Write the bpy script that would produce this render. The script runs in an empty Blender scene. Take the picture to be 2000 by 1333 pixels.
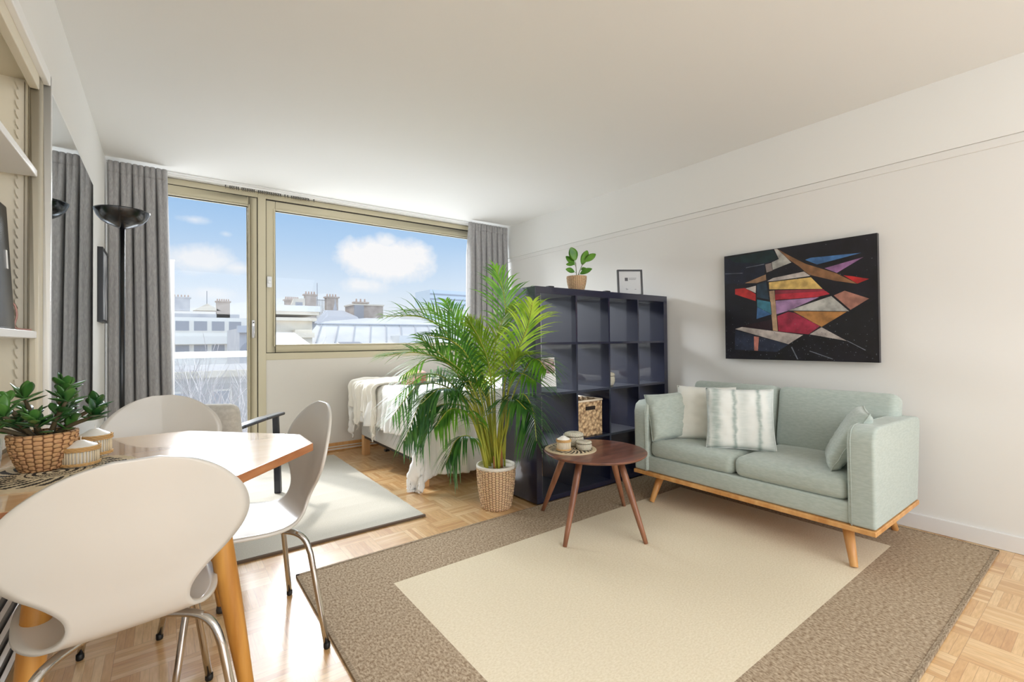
import bpy, bmesh, math, random
from mathutils import Vector, Matrix, noise
PI = math.pi
C = bpy.context.scene.collection
sc = bpy.context.scene

# ------------------------------------------------------------------ camera
YAW, PITCH, ROLL, CAM_Z = 0.632, 0.0124, -0.0092, 1.122
_cy, _sy, _cp, _sp = math.cos(YAW), math.sin(YAW), math.cos(PITCH), math.sin(PITCH)
fwd = Vector((_sy*_cp, _cy*_cp, _sp)); rgt = Vector((_cy, -_sy, 0)); upv = rgt.cross(fwd)
r2 = rgt*math.cos(ROLL) + upv*math.sin(ROLL); u2 = -rgt*math.sin(ROLL) + upv*math.cos(ROLL)
cam_data = bpy.data.cameras.new('camera'); cam = bpy.data.objects.new('camera', cam_data); C.objects.link(cam)
cam.matrix_world = Matrix(((r2.x, u2.x, -fwd.x, 0), (r2.y, u2.y, -fwd.y, 0), (r2.z, u2.z, -fwd.z, CAM_Z), (0, 0, 0, 1)))
cam_data.sensor_width = 36; cam_data.lens = 36*902.47/2000
cam_data.shift_x = 0.00817; cam_data.shift_y = -0.0062
cam_data.clip_start = 0.02; cam_data.clip_end = 2000
sc.camera = cam

# ------------------------------------------------------------------ exposure
sc.view_settings.view_transform = 'Standard'; sc.view_settings.look = 'None'
sc.view_settings.gamma = 1; sc.view_settings.use_curve_mapping = False
sc.view_settings.exposure = 0.0
sc.cycles.max_bounces = 10; sc.cycles.diffuse_bounces = 6; sc.cycles.glossy_bounces = 5
sc.cycles.transmission_bounces = 6; sc.cycles.transparent_max_bounces = 12
sc.cycles.sample_clamp_indirect = 6

def lin(c):
    return tuple((v/12.92 if v <= .04045 else ((v+.055)/1.055)**2.4) for v in (x/255 for x in c)) + (1,)

# ------------------------------------------------------------------ sky
def build_world():
    w = bpy.data.worlds.new('sky'); sc.world = w; w.use_nodes = True
    nt = w.node_tree; nt.nodes.clear(); N = nt.nodes.new; L = nt.links.new
    out = N('ShaderNodeOutputWorld'); bg = N('ShaderNodeBackground'); L(bg.outputs[0], out.inputs[0])
    tc = N('ShaderNodeTexCoord'); sep = N('ShaderNodeSeparateXYZ'); L(tc.outputs['Generated'], sep.inputs[0])
    ramp = N('ShaderNodeValToRGB'); L(sep.outputs[2], ramp.inputs[0])
    cr = ramp.color_ramp; cr.elements[0].position = 0.0; cr.elements[0].color = lin((196, 200, 204))
    cr.elements[1].position = 1.0; cr.elements[1].color = lin((226, 231, 238))
    for p, c in ((.035, (243, 247, 251)), (.11, (216, 232, 248)), (.2, (180, 211, 243)), (.31, (138, 186, 234)), (.42, (170, 200, 232)), (.6, (214, 223, 235))):
        e = cr.elements.new(p); e.color = lin(c)
    def math_(op, a, b=None, clamp=False):
        m = N('ShaderNodeMath'); m.operation = op; m.use_clamp = clamp
        for i, v in enumerate((a, b)):
            if v is None: continue
            if isinstance(v, (int, float)): m.inputs[i].default_value = v
            else: L(v, m.inputs[i])
        return m.outputs[0]
    nz = N('ShaderNodeTexNoise'); nz.inputs['Scale'].default_value = 14; nz.inputs['Detail'].default_value = 7; nz.inputs['Roughness'].default_value = .6
    L(tc.outputs['Generated'], nz.inputs[0])
    dist = math_('MULTIPLY', math_('SUBTRACT', nz.outputs[0], .5), 1.5)
    cover = None
    # cumulus and streak clouds: direction (azimuth from +Y, elevation), angular radii, density
    for az, el, ra, re, dens in ((21.6, 9.9, 5.3, 2.6, 1.15), (24.8, 10.0, 3.4, 1.6, .9), (19.2, 6.7, 4.0, 1.5, .8), (22.0, 11.8, 2.4, 1.6, .9), (3.2, 8.6, 5.0, 2.0, .8),
                              (6.5, 8.0, 3.4, 1.3, .75), (2.4, 12.6, 2.8, .9, .6), (5.2, 11.5, 1.2, .7, .45), (4.0, 5.2, 6.0, 1.4, .5),
                              (-25, 16, 9, 3, .7), (48, 14, 10, 4, .7), (80, 20, 14, 5, .6), (-60, 24, 16, 6, .6), (12, 34, 14, 5, .6)):
        a, e = math.radians(az), math.radians(el)
        d = Vector((math.sin(a)*math.cos(e), math.cos(a)*math.cos(e), math.sin(e)))
        t = Vector((math.cos(a), -math.sin(a), 0)); u = t.cross(d)
        def dot(v, s):
            n = N('ShaderNodeVectorMath'); n.operation = 'DOT_PRODUCT'; n.inputs[1].default_value = v
            L(tc.outputs['Generated'], n.inputs[0]); return math_('MULTIPLY', n.outputs['Value'], s)
        x = dot(t, 1/math.radians(ra)); y = dot(u, 1/math.radians(re)); f = dot(d, 1)
        r = math_('SQRT', math_('ADD', math_('MULTIPLY', x, x), math_('MULTIPLY', y, y)))
        v = math_('SUBTRACT', math_('ADD', dens, dist), r)
        v = math_('MULTIPLY', math_('MULTIPLY', v, 1.8, True), math_('GREATER_THAN', f, 0))
        v = math_('MULTIPLY', v, dens, True)
        cover = v if cover is None else math_('MAXIMUM', cover, v)
    mix = N('ShaderNodeMix'); mix.data_type = 'RGBA'
    L(cover, mix.inputs[0]); L(ramp.outputs[0], mix.inputs[6]); mix.inputs[7].default_value = lin((250, 250, 251))
    L(mix.outputs[2], bg.inputs[0])
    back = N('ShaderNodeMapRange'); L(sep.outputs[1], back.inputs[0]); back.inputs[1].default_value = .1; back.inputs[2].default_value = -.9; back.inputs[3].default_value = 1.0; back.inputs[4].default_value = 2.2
    L(back.outputs[0], bg.inputs[1])      # unseen sky behind the room brightened as added fill for the city facades
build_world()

# ------------------------------------------------------------------ lights
def aim(o, to):
    o.rotation_euler = (Vector(to) - o.location).to_track_quat('-Z', 'Y').to_euler()
def area(name, loc, to, sx, sy, power, col):
    l = bpy.data.lights.new(name, 'AREA'); l.shape = 'RECTANGLE'; l.size = sx; l.size_y = sy; l.energy = power; l.color = col
    o = bpy.data.objects.new(name, l); C.objects.link(o); o.location = loc; aim(o, to); return o
def sun(name, direction, strength, angle, col):
    l = bpy.data.lights.new(name, 'SUN'); l.energy = strength; l.angle = math.radians(angle); l.color = col
    o = bpy.data.objects.new(name, l); C.objects.link(o); o.location = (0, 0, 30)
    o.rotation_euler = Vector(direction).to_track_quat('-Z', 'Y').to_euler(); return o
sun('sun', (.36, -1, -1.15), 2.2, 2.5, (1, .96, .90))
area('low_sky_fill', (-3, 20, 8.3), (1.6, 2.5, 1.2), 17, 5.2, 9500, (.92, .96, 1))  # added area lamp outdoors, strengthens the low light through the window
area('above_window_fill', (1.6, 8.2, 5.6), (1.5, 2.6, .6), 7, 3.4, 700, (.91, .955, 1))  # added lamp above the view, extra light down onto the floor
area('below_window_fill', (1.6, 7.6, -1.3), (1.6, 2.2, 2.6), 8, 1.8, 400, (.92, .96, 1))  # added lamp below the sill, throws light up at the ceiling
area('rear_ceiling_fill', (1.4, -1.4, 2.5), (1.5, .6, .9), 2.8, 1.8, 45, (.93, .965, 1))  # added soft fill behind the camera, no real fitting there
area('rear_room_fill', (1.5, -2.5, 1.3), (1.4, 2.2, 1.9), 3.8, 2.2, 112, (.89, .945, 1))  # added fill at the back of the room, the wall there is solid

# ------------------------------------------------------------------ materials
_m = {}
def mat(name, col, rough=.6, metal=0, spec=.5, bump=None, vary=None, sheen=0, trans=0, coat=0, emit=None):
    """bump=(scale, strength[, distance]); vary=(scale, colour2 (0-255), detail, stretch)"""
    if name in _m: return _m[name]
    m = bpy.data.materials.new(name); m.use_nodes = True; nt = m.node_tree; N = nt.nodes.new; L = nt.links.new
    b = nt.nodes['Principled BSDF']
    b.inputs['Base Color'].default_value = lin(col); b.inputs['Roughness'].default_value = rough
    b.inputs['Metallic'].default_value = metal; b.inputs['Specular IOR Level'].default_value = spec
    b.inputs['Sheen Weight'].default_value = sheen; b.inputs['Coat Weight'].default_value = coat
    b.inputs['Transmission Weight'].default_value = trans
    tc = N('ShaderNodeTexCoord')
    if vary:
        mp = N('ShaderNodeMapping'); L(tc.outputs['Object'], mp.inputs[0]); mp.inputs['Scale'].default_value = vary[3] if len(vary) > 3 else (1, 1, 1)
        nz = N('ShaderNodeTexNoise'); nz.inputs['Scale'].default_value = vary[0]; nz.inputs['Detail'].default_value = vary[2] if len(vary) > 2 else 4
        L(mp.outputs[0], nz.inputs[0])
        r = N('ShaderNodeValToRGB'); L(nz.outputs[0], r.inputs[0])
        r.color_ramp.elements[0].position = .36; r.color_ramp.elements[1].position = .64
        r.color_ramp.elements[0].color = lin(col); r.color_ramp.elements[1].color = lin(vary[1])
        L(r.outputs[0], b.inputs['Base Color'])
    if bump:
        nz = N('ShaderNodeTexNoise'); nz.inputs['Scale'].default_value = bump[0]; nz.inputs['Detail'].default_value = 3
        L(tc.outputs['Object'], nz.inputs[0]); bp = N('ShaderNodeBump'); bp.inputs['Strength'].default_value = bump[1]
        bp.inputs['Distance'].default_value = bump[2] if len(bump) > 2 else .004
        L(nz.outputs[0], bp.inputs['Height']); L(bp.outputs[0], b.inputs['Normal'])
    if emit: b.inputs['Emission Color'].default_value = lin(emit[0]); b.inputs['Emission Strength'].default_value = emit[1]
    _m[name] = m; return m

def glass_mat(name, tint=(255, 255, 255), rough=0.0, ior=1.35, haze=0):
    m = bpy.data.materials.new(name); m.use_nodes = True; nt = m.node_tree; nt.nodes.clear(); N = nt.nodes.new; L = nt.links.new
    out = N('ShaderNodeOutputMaterial'); mx = N('ShaderNodeMixShader'); tr = N('ShaderNodeBsdfTransparent'); gl = N('ShaderNodeBsdfGlossy')
    lw = N('ShaderNodeLayerWeight'); pw = N('ShaderNodeMath'); pw.operation = 'POWER'; pw.inputs[1].default_value = 4.5; L(lw.outputs['Facing'], pw.inputs[0])
    fr = N('ShaderNodeMath'); fr.operation = 'MULTIPLY_ADD'; fr.inputs[1].default_value = .8; fr.inputs[2].default_value = .010 if ior < 1.4 else .06; L(pw.outputs[0], fr.inputs[0]); tr.inputs[0].default_value = lin(tint); gl.inputs['Roughness'].default_value = rough
    L(fr.outputs[0], mx.inputs[0]); L(tr.outputs[0], mx.inputs[1]); L(gl.outputs[0], mx.inputs[2]); L(mx.outputs[0], out.inputs[0])
    if haze:  # white veil mixed into the glass to stand in for haze
        tl = N('ShaderNodeBsdfTranslucent'); df = N('ShaderNodeBsdfDiffuse'); ad = N('ShaderNodeMixShader'); m2 = N('ShaderNodeMixShader'); m2.inputs[0].default_value = haze; L(tl.outputs[0], ad.inputs[1]); L(df.outputs[0], ad.inputs[2])
        L(mx.outputs[0], m2.inputs[1]); L(ad.outputs[0], m2.inputs[2]); L(m2.outputs[0], out.inputs[0])
    _m[name] = m; return m

def leaf_mat(name, c1, c2, rough=.4, tr=.35):
    m = bpy.data.materials.new(name); m.use_nodes = True; nt = m.node_tree; N = nt.nodes.new; L = nt.links.new
    b = nt.nodes['Principled BSDF']; out = nt.nodes['Material Output']
    tc = N('ShaderNodeTexCoord'); nz = N('ShaderNodeTexNoise'); nz.inputs['Scale'].default_value = 9; L(tc.outputs['Object'], nz.inputs[0])
    r = N('ShaderNodeValToRGB'); r.color_ramp.elements[0].position = .38; r.color_ramp.elements[1].position = .62
    r.color_ramp.elements[0].color = lin(c1); r.color_ramp.elements[1].color = lin(c2); L(nz.outputs[0], r.inputs[0])
    L(r.outputs[0], b.inputs['Base Color']); b.inputs['Roughness'].default_value = rough
    t = N('ShaderNodeBsdfTranslucent'); g = N('ShaderNodeGamma'); g.inputs[1].default_value = .75; L(r.outputs[0], g.inputs[0]); L(g.outputs[0], t.inputs[0])
    mx = N('ShaderNodeMixShader'); mx.inputs[0].default_value = tr
    L(b.outputs[0], mx.inputs[1]); L(t.outputs[0], mx.inputs[2]); L(mx.outputs[0], out.inputs[0]); _m[name] = m; return m

def parquet():
    m = bpy.data.materials.new('oak_mosaic_parquet'); m.use_nodes = True; nt = m.node_tree; N = nt.nodes.new; L = nt.links.new
    b = nt.nodes['Principled BSDF']
    def M(op, a, c=None, d=None):
        n = N('ShaderNodeMath'); n.operation = op
        for i, v in enumerate((a, c, d)):
            if v is None: continue
            if isinstance(v, (int, float)): n.inputs[i].default_value = v
            else: L(v, n.inputs[i])
        return n.outputs[0]
    tc = N('ShaderNodeTexCoord'); sp = N('ShaderNodeSeparateXYZ'); L(tc.outputs['Object'], sp.inputs[0])
    S = 0.183; K = 7
    x = M('DIVIDE', M('ADD', sp.outputs[0], 10.03), S); y = M('DIVIDE', M('ADD', sp.outputs[1], 10.05), S)
    ix, iy = M('FLOOR', x), M('FLOOR', y); fx, fy = M('FRACT', x), M('FRACT', y)
    par = M('MODULO', M('ADD', ix, iy), 2)
    def sel(a, c):   # par ? a : c
        return M('ADD', M('MULTIPLY', par, a), M('MULTIPLY', M('SUBTRACT', 1, par), c))
    across = sel(fx, fy); along = sel(fy, fx)
    k = M('MULTIPLY', across, K); ki = M('FLOOR', k); kf = M('FRACT', k)
    cv = N('ShaderNodeCombineXYZ'); L(M('ADD', M('MULTIPLY', ix, 7), ki), cv.inputs[0]); L(iy, cv.inputs[1]); L(par, cv.inputs[2])
    wn = N('ShaderNodeTexWhiteNoise'); wn.noise_dimensions = '3D'; L(cv.outputs[0], wn.inputs['Vector'])
    cv2 = N('ShaderNodeCombineXYZ'); L(ix, cv2.inputs[0]); L(iy, cv2.inputs[1]); wn2 = N('ShaderNodeTexWhiteNoise'); L(cv2.outputs[0], wn2.inputs['Vector'])
    ramp = N('ShaderNodeValToRGB'); L(M('ADD', M('MULTIPLY', wn.outputs['Value'], .7), M('MULTIPLY', wn2.outputs['Value'], .3)), ramp.inputs[0])
    cr = ramp.color_ramp; cr.elements[0].position = .05; cr.elements[0].color = lin((204, 154, 102)); cr.elements[1].position = .95; cr.elements[1].color = lin((240, 208, 160))
    e = cr.elements.new(.5); e.color = lin((224, 182, 128))
    # grain along the strip
    gv = N('ShaderNodeCombineXYZ'); L(M('MULTIPLY', across, 9), gv.inputs[0]); L(M('MULTIPLY', along, 1.1), gv.inputs[1]); L(M('MULTIPLY', wn.outputs['Value'], 31), gv.inputs[2])
    gn = N('ShaderNodeTexNoise'); gn.inputs['Scale'].default_value = 3; gn.inputs['Detail'].default_value = 4; L(gv.outputs[0], gn.inputs[0])
    mx = N('ShaderNodeMix'); mx.data_type = 'RGBA'; mx.blend_type = 'MULTIPLY'; L(ramp.outputs[0], mx.inputs[6])
    gr = N('ShaderNodeValToRGB'); gr.color_ramp.elements[0].position = .3; gr.color_ramp.elements[0].color = (.8, .76, .7, 1); gr.color_ramp.elements[1].position = .7
    L(gn.outputs[0], gr.inputs[0]); L(gr.outputs[0], mx.inputs[7]); mx.inputs[0].default_value = 1
    # joints
    ek = M('MINIMUM', kf, M('SUBTRACT', 1, kf)); ea = M('MINIMUM', along, M('SUBTRACT', 1, along))
    j = M('MAXIMUM', M('LESS_THAN', ek, .025), M('LESS_THAN', ea, .007))
    mx2 = N('ShaderNodeMix'); mx2.data_type = 'RGBA'; L(M('MULTIPLY', j, .45), mx2.inputs[0]); L(mx.outputs[2], mx2.inputs[6]); mx2.inputs[7].default_value = lin((120, 78, 45))
    L(mx2.outputs[2], b.inputs['Base Color'])
    b.inputs['Roughness'].default_value = .3; b.inputs['Specular IOR Level'].default_value = .5; b.inputs['Coat Weight'].default_value = .8; b.inputs['Coat Roughness'].default_value = .24
    bp = N('ShaderNodeBump'); bp.inputs['Strength'].default_value = .12; bp.inputs['Distance'].default_value = .002
    L(M('ADD', M('MULTIPLY', wn.outputs['Value'], .6), M('MULTIPLY', gn.outputs[0], .4)), bp.inputs['Height']); L(bp.outputs[0], b.inputs['Normal'])
    _m['parquet'] = m; return m

def weave_mat(name, c1, c2, scale=60, rough=.85, rows=90, strength=.6):
    """coarse woven fibre: stakes crossed by strands, in object space cylindrical coordinates"""
    m = bpy.data.materials.new(name); m.use_nodes = True; nt = m.node_tree; N = nt.nodes.new; L = nt.links.new; b = nt.nodes['Principled BSDF']
    def M(op, a, c=None):
        n = N('ShaderNodeMath'); n.operation = op
        for i, v in enumerate((a, c)):
            if v is None: continue
            if isinstance(v, (int, float)): n.inputs[i].default_value = v
            else: L(v, n.inputs[i])
        return n.outputs[0]
    tc = N('ShaderNodeTexCoord'); sp = N('ShaderNodeSeparateXYZ'); L(tc.outputs['Object'], sp.inputs[0])
    th = M('MULTIPLY', M('ARCTAN2', sp.outputs[1], sp.outputs[0]), scale/(2*PI)); z = M('MULTIPLY', sp.outputs[2], rows)
    col = M('FLOOR', th); row = M('FLOOR', M('ADD', z, M('MULTIPLY', M('MODULO', M('ABSOLUTE', col), 2), .5)))
    fz = M('FRACT', M('ADD', z, M('MULTIPLY', M('MODULO', M('ABSOLUTE', col), 2), .5))); ft = M('FRACT', th)
    hz = M('SINE', M('MULTIPLY', fz, PI)); ht = M('SINE', M('MULTIPLY', ft, PI)); h = M('MULTIPLY', M('POWER', hz, .5), M('POWER', ht, .5))
    r = N('ShaderNodeValToRGB'); L(h, r.inputs[0]); r.color_ramp.elements[0].color = lin(c2); r.color_ramp.elements[0].position = .22; r.color_ramp.elements[1].color = lin(c1); r.color_ramp.elements[1].position = .62
    nz = N('ShaderNodeTexNoise'); nz.inputs['Scale'].default_value = 60; L(tc.outputs['Object'], nz.inputs[0])
    mx = N('ShaderNodeMix'); mx.data_type = 'RGBA'; mx.blend_type = 'MULTIPLY'; L(r.outputs[0], mx.inputs[6]); mx.inputs[0].default_value = .22; L(nz.outputs[1], mx.inputs[7])
    g = N('ShaderNodeGamma'); g.inputs[1].default_value = .8; L(mx.outputs[2], g.inputs[0]); L(g.outputs[0], b.inputs['Base Color']); b.inputs['Roughness'].default_value = rough
    bp = N('ShaderNodeBump'); bp.inputs['Strength'].default_value = strength; bp.inputs['Distance'].default_value = .006; L(h, bp.inputs['Height']); L(bp.outputs[0], b.inputs['Normal'])
    _m[name] = m; return m

def rug_mat(name, c1, c2, sx, sy, rough=.95):
    m = bpy.data.materials.new(name); m.use_nodes = True; nt = m.node_tree; N = nt.nodes.new; L = nt.links.new; b = nt.nodes['Principled BSDF']
    tc = N('ShaderNodeTexCoord'); mp = N('ShaderNodeMapping'); L(tc.outputs['Object'], mp.inputs[0]); mp.inputs['Scale'].default_value = (sx, sy, 1)
    nz = N('ShaderNodeTexNoise'); nz.inputs['Scale'].default_value = 1; nz.inputs['Detail'].default_value = 5; nz.inputs['Roughness'].default_value = .65; L(mp.outputs[0], nz.inputs[0])
    r = N('ShaderNodeValToRGB'); r.color_ramp.elements[0].position = .38; r.color_ramp.elements[1].position = .62
    r.color_ramp.elements[0].color = lin(c1); r.color_ramp.elements[1].color = lin(c2); L(nz.outputs[0], r.inputs[0]); L(r.outputs[0], b.inputs['Base Color'])
    b.inputs['Roughness'].default_value = rough; b.inputs['Specular IOR Level'].default_value = .15
    bp = N('ShaderNodeBump'); bp.inputs['Strength'].default_value = .5; bp.inputs['Distance'].default_value = .004; L(nz.outputs[0], bp.inputs['Height']); L(bp.outputs[0], b.inputs['Normal'])
    _m[name] = m; return m

# ------------------------------------------------------------------ mesh helpers
class MB:
    def __init__(s): s.v = []; s.f = []; s.mi = []
    def add(s, vs, fs, mi=0):
        o = len(s.v); s.v += [tuple(v) for v in vs]; s.f += [tuple(i+o for i in f) for f in fs]; s.mi += [mi]*len(fs); return s
    def box(s, x0, x1, y0, y1, z0, z1, mi=0):
        return s.add([(x0, y0, z0), (x1, y0, z0), (x1, y1, z0), (x0, y1, z0), (x0, y0, z1), (x1, y0, z1), (x1, y1, z1), (x0, y1, z1)],
                     [(0, 3, 2, 1), (4, 5, 6, 7), (0, 1, 5, 4), (1, 2, 6, 5), (2, 3, 7, 6), (3, 0, 4, 7)], mi)
    def beam(s, a, b, w, h, up=(0, 0, 1), mi=0, w2=None, h2=None):
        a, b = Vector(a), Vector(b); d = (b-a).normalized(); x = d.cross(Vector(up)); x = x.normalized() if x.length > 1e-5 else Vector((1, 0, 0)); y = x.cross(d)
        w2 = w if w2 is None else w2; h2 = h if h2 is None else h2
        vs = [p + x*(sx*ww/2) + y*(sy*hh/2) for p, ww, hh in ((a, w, h), (b, w2, h2)) for sx, sy in ((-1, -1), (1, -1), (1, 1), (-1, 1))]
        return s.add(vs, [(0, 1, 2, 3), (7, 6, 5, 4), (0, 4, 5, 1), (1, 5, 6, 2), (2, 6, 7, 3), (3, 7, 4, 0)], mi)
    def tube(s, pts, rad, n=12, mi=0, caps=True):
        pts = [Vector(p) for p in pts]; rs = rad if isinstance(rad, (list, tuple)) else [rad]*len(pts)
        t0 = (pts[1]-pts[0]).normalized(); ref = Vector((0, 0, 1)) if abs(t0.z) < .9 else Vector((1, 0, 0)); x = t0.cross(ref).normalized()
        vs = []
        for i, p in enumerate(pts):
            t = ((pts[min(i+1, len(pts)-1)] - pts[max(i-1, 0)])).normalized(); x = (x - t*x.dot(t)).normalized(); y = t.cross(x)
            vs += [p + (x*math.cos(2*PI*k/n) + y*math.sin(2*PI*k/n))*rs[i] for k in range(n)]
        fs = [(i*n+k, i*n+(k+1) % n, (i+1)*n+(k+1) % n, (i+1)*n+k) for i in range(len(pts)-1) for k in range(n)]
        if caps: fs += [tuple(range(n-1, -1, -1)), tuple((len(pts)-1)*n+k for k in range(n))]
        return s.add(vs, fs, mi)
    def lathe(s, prof, c=(0, 0, 0), n=32, mi=0):
        vs = [(c[0]+r*math.cos(2*PI*k/n), c[1]+r*math.sin(2*PI*k/n), c[2]+z) for r, z in prof for k in range(n)]
        fs = [(i*n+k, i*n+(k+1) % n, (i+1)*n+(k+1) % n, (i+1)*n+k) for i in range(len(prof)-1) for k in range(n)]
        if prof[0][0] > 1e-5: fs.append(tuple(range(n-1, -1, -1)))
        if prof[-1][0] > 1e-5: fs.append(tuple((len(prof)-1)*n+k for k in range(n)))
        return s.add(vs, fs, mi)
    def prism(s, poly, z0, z1, mi=0, mi_side=None):
        n = len(poly); vs = [(x, y, z0) for x, y in poly] + [(x, y, z1) for x, y in poly]
        s.add(vs, [tuple(range(n-1, -1, -1)), tuple(range(n, 2*n))], mi)
        return s.add(vs, [(i, (i+1) % n, n+(i+1) % n, n+i) for i in range(n)], mi if mi_side is None else mi_side)
    def grid(s, fn, nu, nv, mi=0):
        vs = [fn(i/nu, j/nv) for i in range(nu+1) for j in range(nv+1)]
        return s.add(vs, [(i*(nv+1)+j, (i+1)*(nv+1)+j, (i+1)*(nv+1)+j+1, i*(nv+1)+j+1) for i in range(nu) for j in range(nv)], mi)

_loc = {}
def obj(name, mb, m, parent=None, smooth=False, world=True, bevel=0, solid=0, subsurf=0, offset=0, wn=False):
    me = bpy.data.meshes.new(name); off = _loc.get(parent.name, Vector()) if (parent and world) else Vector()
    me.from_pydata([tuple(Vector(v)-off) for v in mb.v], [], mb.f)
    for x in (m if isinstance(m, (list, tuple)) else [m]): me.materials.append(x)
    for p, i in zip(me.polygons, mb.mi): p.material_index = i
    bm = bmesh.new(); bm.from_mesh(me); bmesh.ops.remove_doubles(bm, verts=bm.verts, dist=1e-5)
    if mb.__dict__.get('fix', True) and not solid: bmesh.ops.recalc_face_normals(bm, faces=bm.faces)
    bm.to_mesh(me); bm.free()
    if smooth:
        for p in me.polygons: p.use_smooth = True
    o = bpy.data.objects.new(name, me); C.objects.link(o)
    if parent: o.parent = parent; _loc[o.name] = off
    if solid: d = o.modifiers.new('thickness', 'SOLIDIFY'); d.thickness = solid; d.offset = offset
    if bevel:
        d = o.modifiers.new('bevel', 'BEVEL'); d.width = bevel; d.segments = 3 if bevel > .004 else 2; d.limit_method = 'ANGLE'; d.angle_limit = math.radians(40); d.harden_normals = False
    if subsurf: d = o.modifiers.new('subsurf', 'SUBSURF'); d.levels = subsurf; d.render_levels = subsurf
    if smooth or bevel:
        for p in me.polygons: p.use_smooth = True
        if bevel or smooth == 'auto':
            d = o.modifiers.new('wn', 'WEIGHTED_NORMAL'); d.keep_sharp = True
    return o
def thing(name, label, cat, loc=(0, 0, 0), rotz=0, group=None):
    o = bpy.data.objects.new(name, None); C.objects.link(o); o.location = loc; o.rotation_euler = (0, 0, rotz); o.empty_display_size = .1
    o['label'] = label; o['category'] = cat; _loc[o.name] = Vector(loc)
    if group: o['group'] = group
    return o
def tag(o, label, cat, group=None, kind=None):
    o['label'] = label; o['category'] = cat
    if group: o['group'] = group
    if kind: o['kind'] = kind
    return o
def struct(o): o['kind'] = 'structure'; return o
def dup(root, loc, rotz, label, group=None):
    r = root.copy(); C.objects.link(r); r.location = loc; r.rotation_euler = (0, 0, rotz); r['label'] = label
    if group: r['group'] = group
    for ch in list(root.children):
        c = ch.copy(); C.objects.link(c); c.parent = r
        for g in list(ch.children):
            d = g.copy(); C.objects.link(d); d.parent = c
    return r
def rbox(mb, c, size, r=.03, seg=3, puff=0, rot=None, mi=0):
    """rounded (and slightly crowned) box"""
    bm = bmesh.new(); bmesh.ops.create_cube(bm, size=1)
    bmesh.ops.scale(bm, vec=size, verts=bm.verts)
    bmesh.ops.bevel(bm, geom=list(bm.edges), offset=r, segments=seg, profile=.5, affect='EDGES')
    if puff:
        big = [f for f in bm.faces if f.calc_area() > .25*min(size)*min(size)]
        bmesh.ops.subdivide_edges(bm, edges=[e for e in bm.edges if e.calc_length() > .08], cuts=8, use_grid_fill=True)
        hx, hy, hz = (s/2 for s in size)
        for v in bm.verts:
            u, w, t = v.co.x/hx, v.co.y/hy, v.co.z/hz
            v.co.z += puff*(1-abs(u)**2.5)*(1-abs(w)**2.5)*t
            v.co.x += .35*puff*(1-abs(w)**2.5)*(1-abs(t)**2.5)*u; v.co.y += .35*puff*(1-abs(u)**2.5)*(1-abs(t)**2.5)*w
    M4 = Matrix.Translation(Vector(c)) @ (rot.to_4x4() if rot is not None else Matrix())
    bmesh.ops.transform(bm, matrix=M4, verts=bm.verts)
    bm.verts.index_update(); mb.add([v.co.copy() for v in bm.verts], [tuple(v.index for v in f.verts) for f in bm.faces], mi); bm.free(); return mb
def E(x, y, z): 
    from mathutils import Euler
    return Euler((math.radians(x), math.radians(y), math.radians(z))).to_matrix()
def fbm(p, s=1, o=3): return noise.fractal(Vector(p)*s, .6, 2.0, o)
def bez(pts, n):
    """Catmull-Rom through pts"""
    P = [Vector(p) for p in pts]; P = [P[0]*2-P[1]] + P + [P[-1]*2-P[-2]]; out = []
    m = len(P)-3
    for k in range(n+1):
        t = k/n*m; i = min(int(t), m-1); t -= i; a, b, c, d = P[i:i+4]
        out.append(.5*((2*b) + (c-a)*t + (2*a-5*b+4*c-d)*t*t + (3*b-a-3*c+d)*t**3))
    return out
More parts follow.
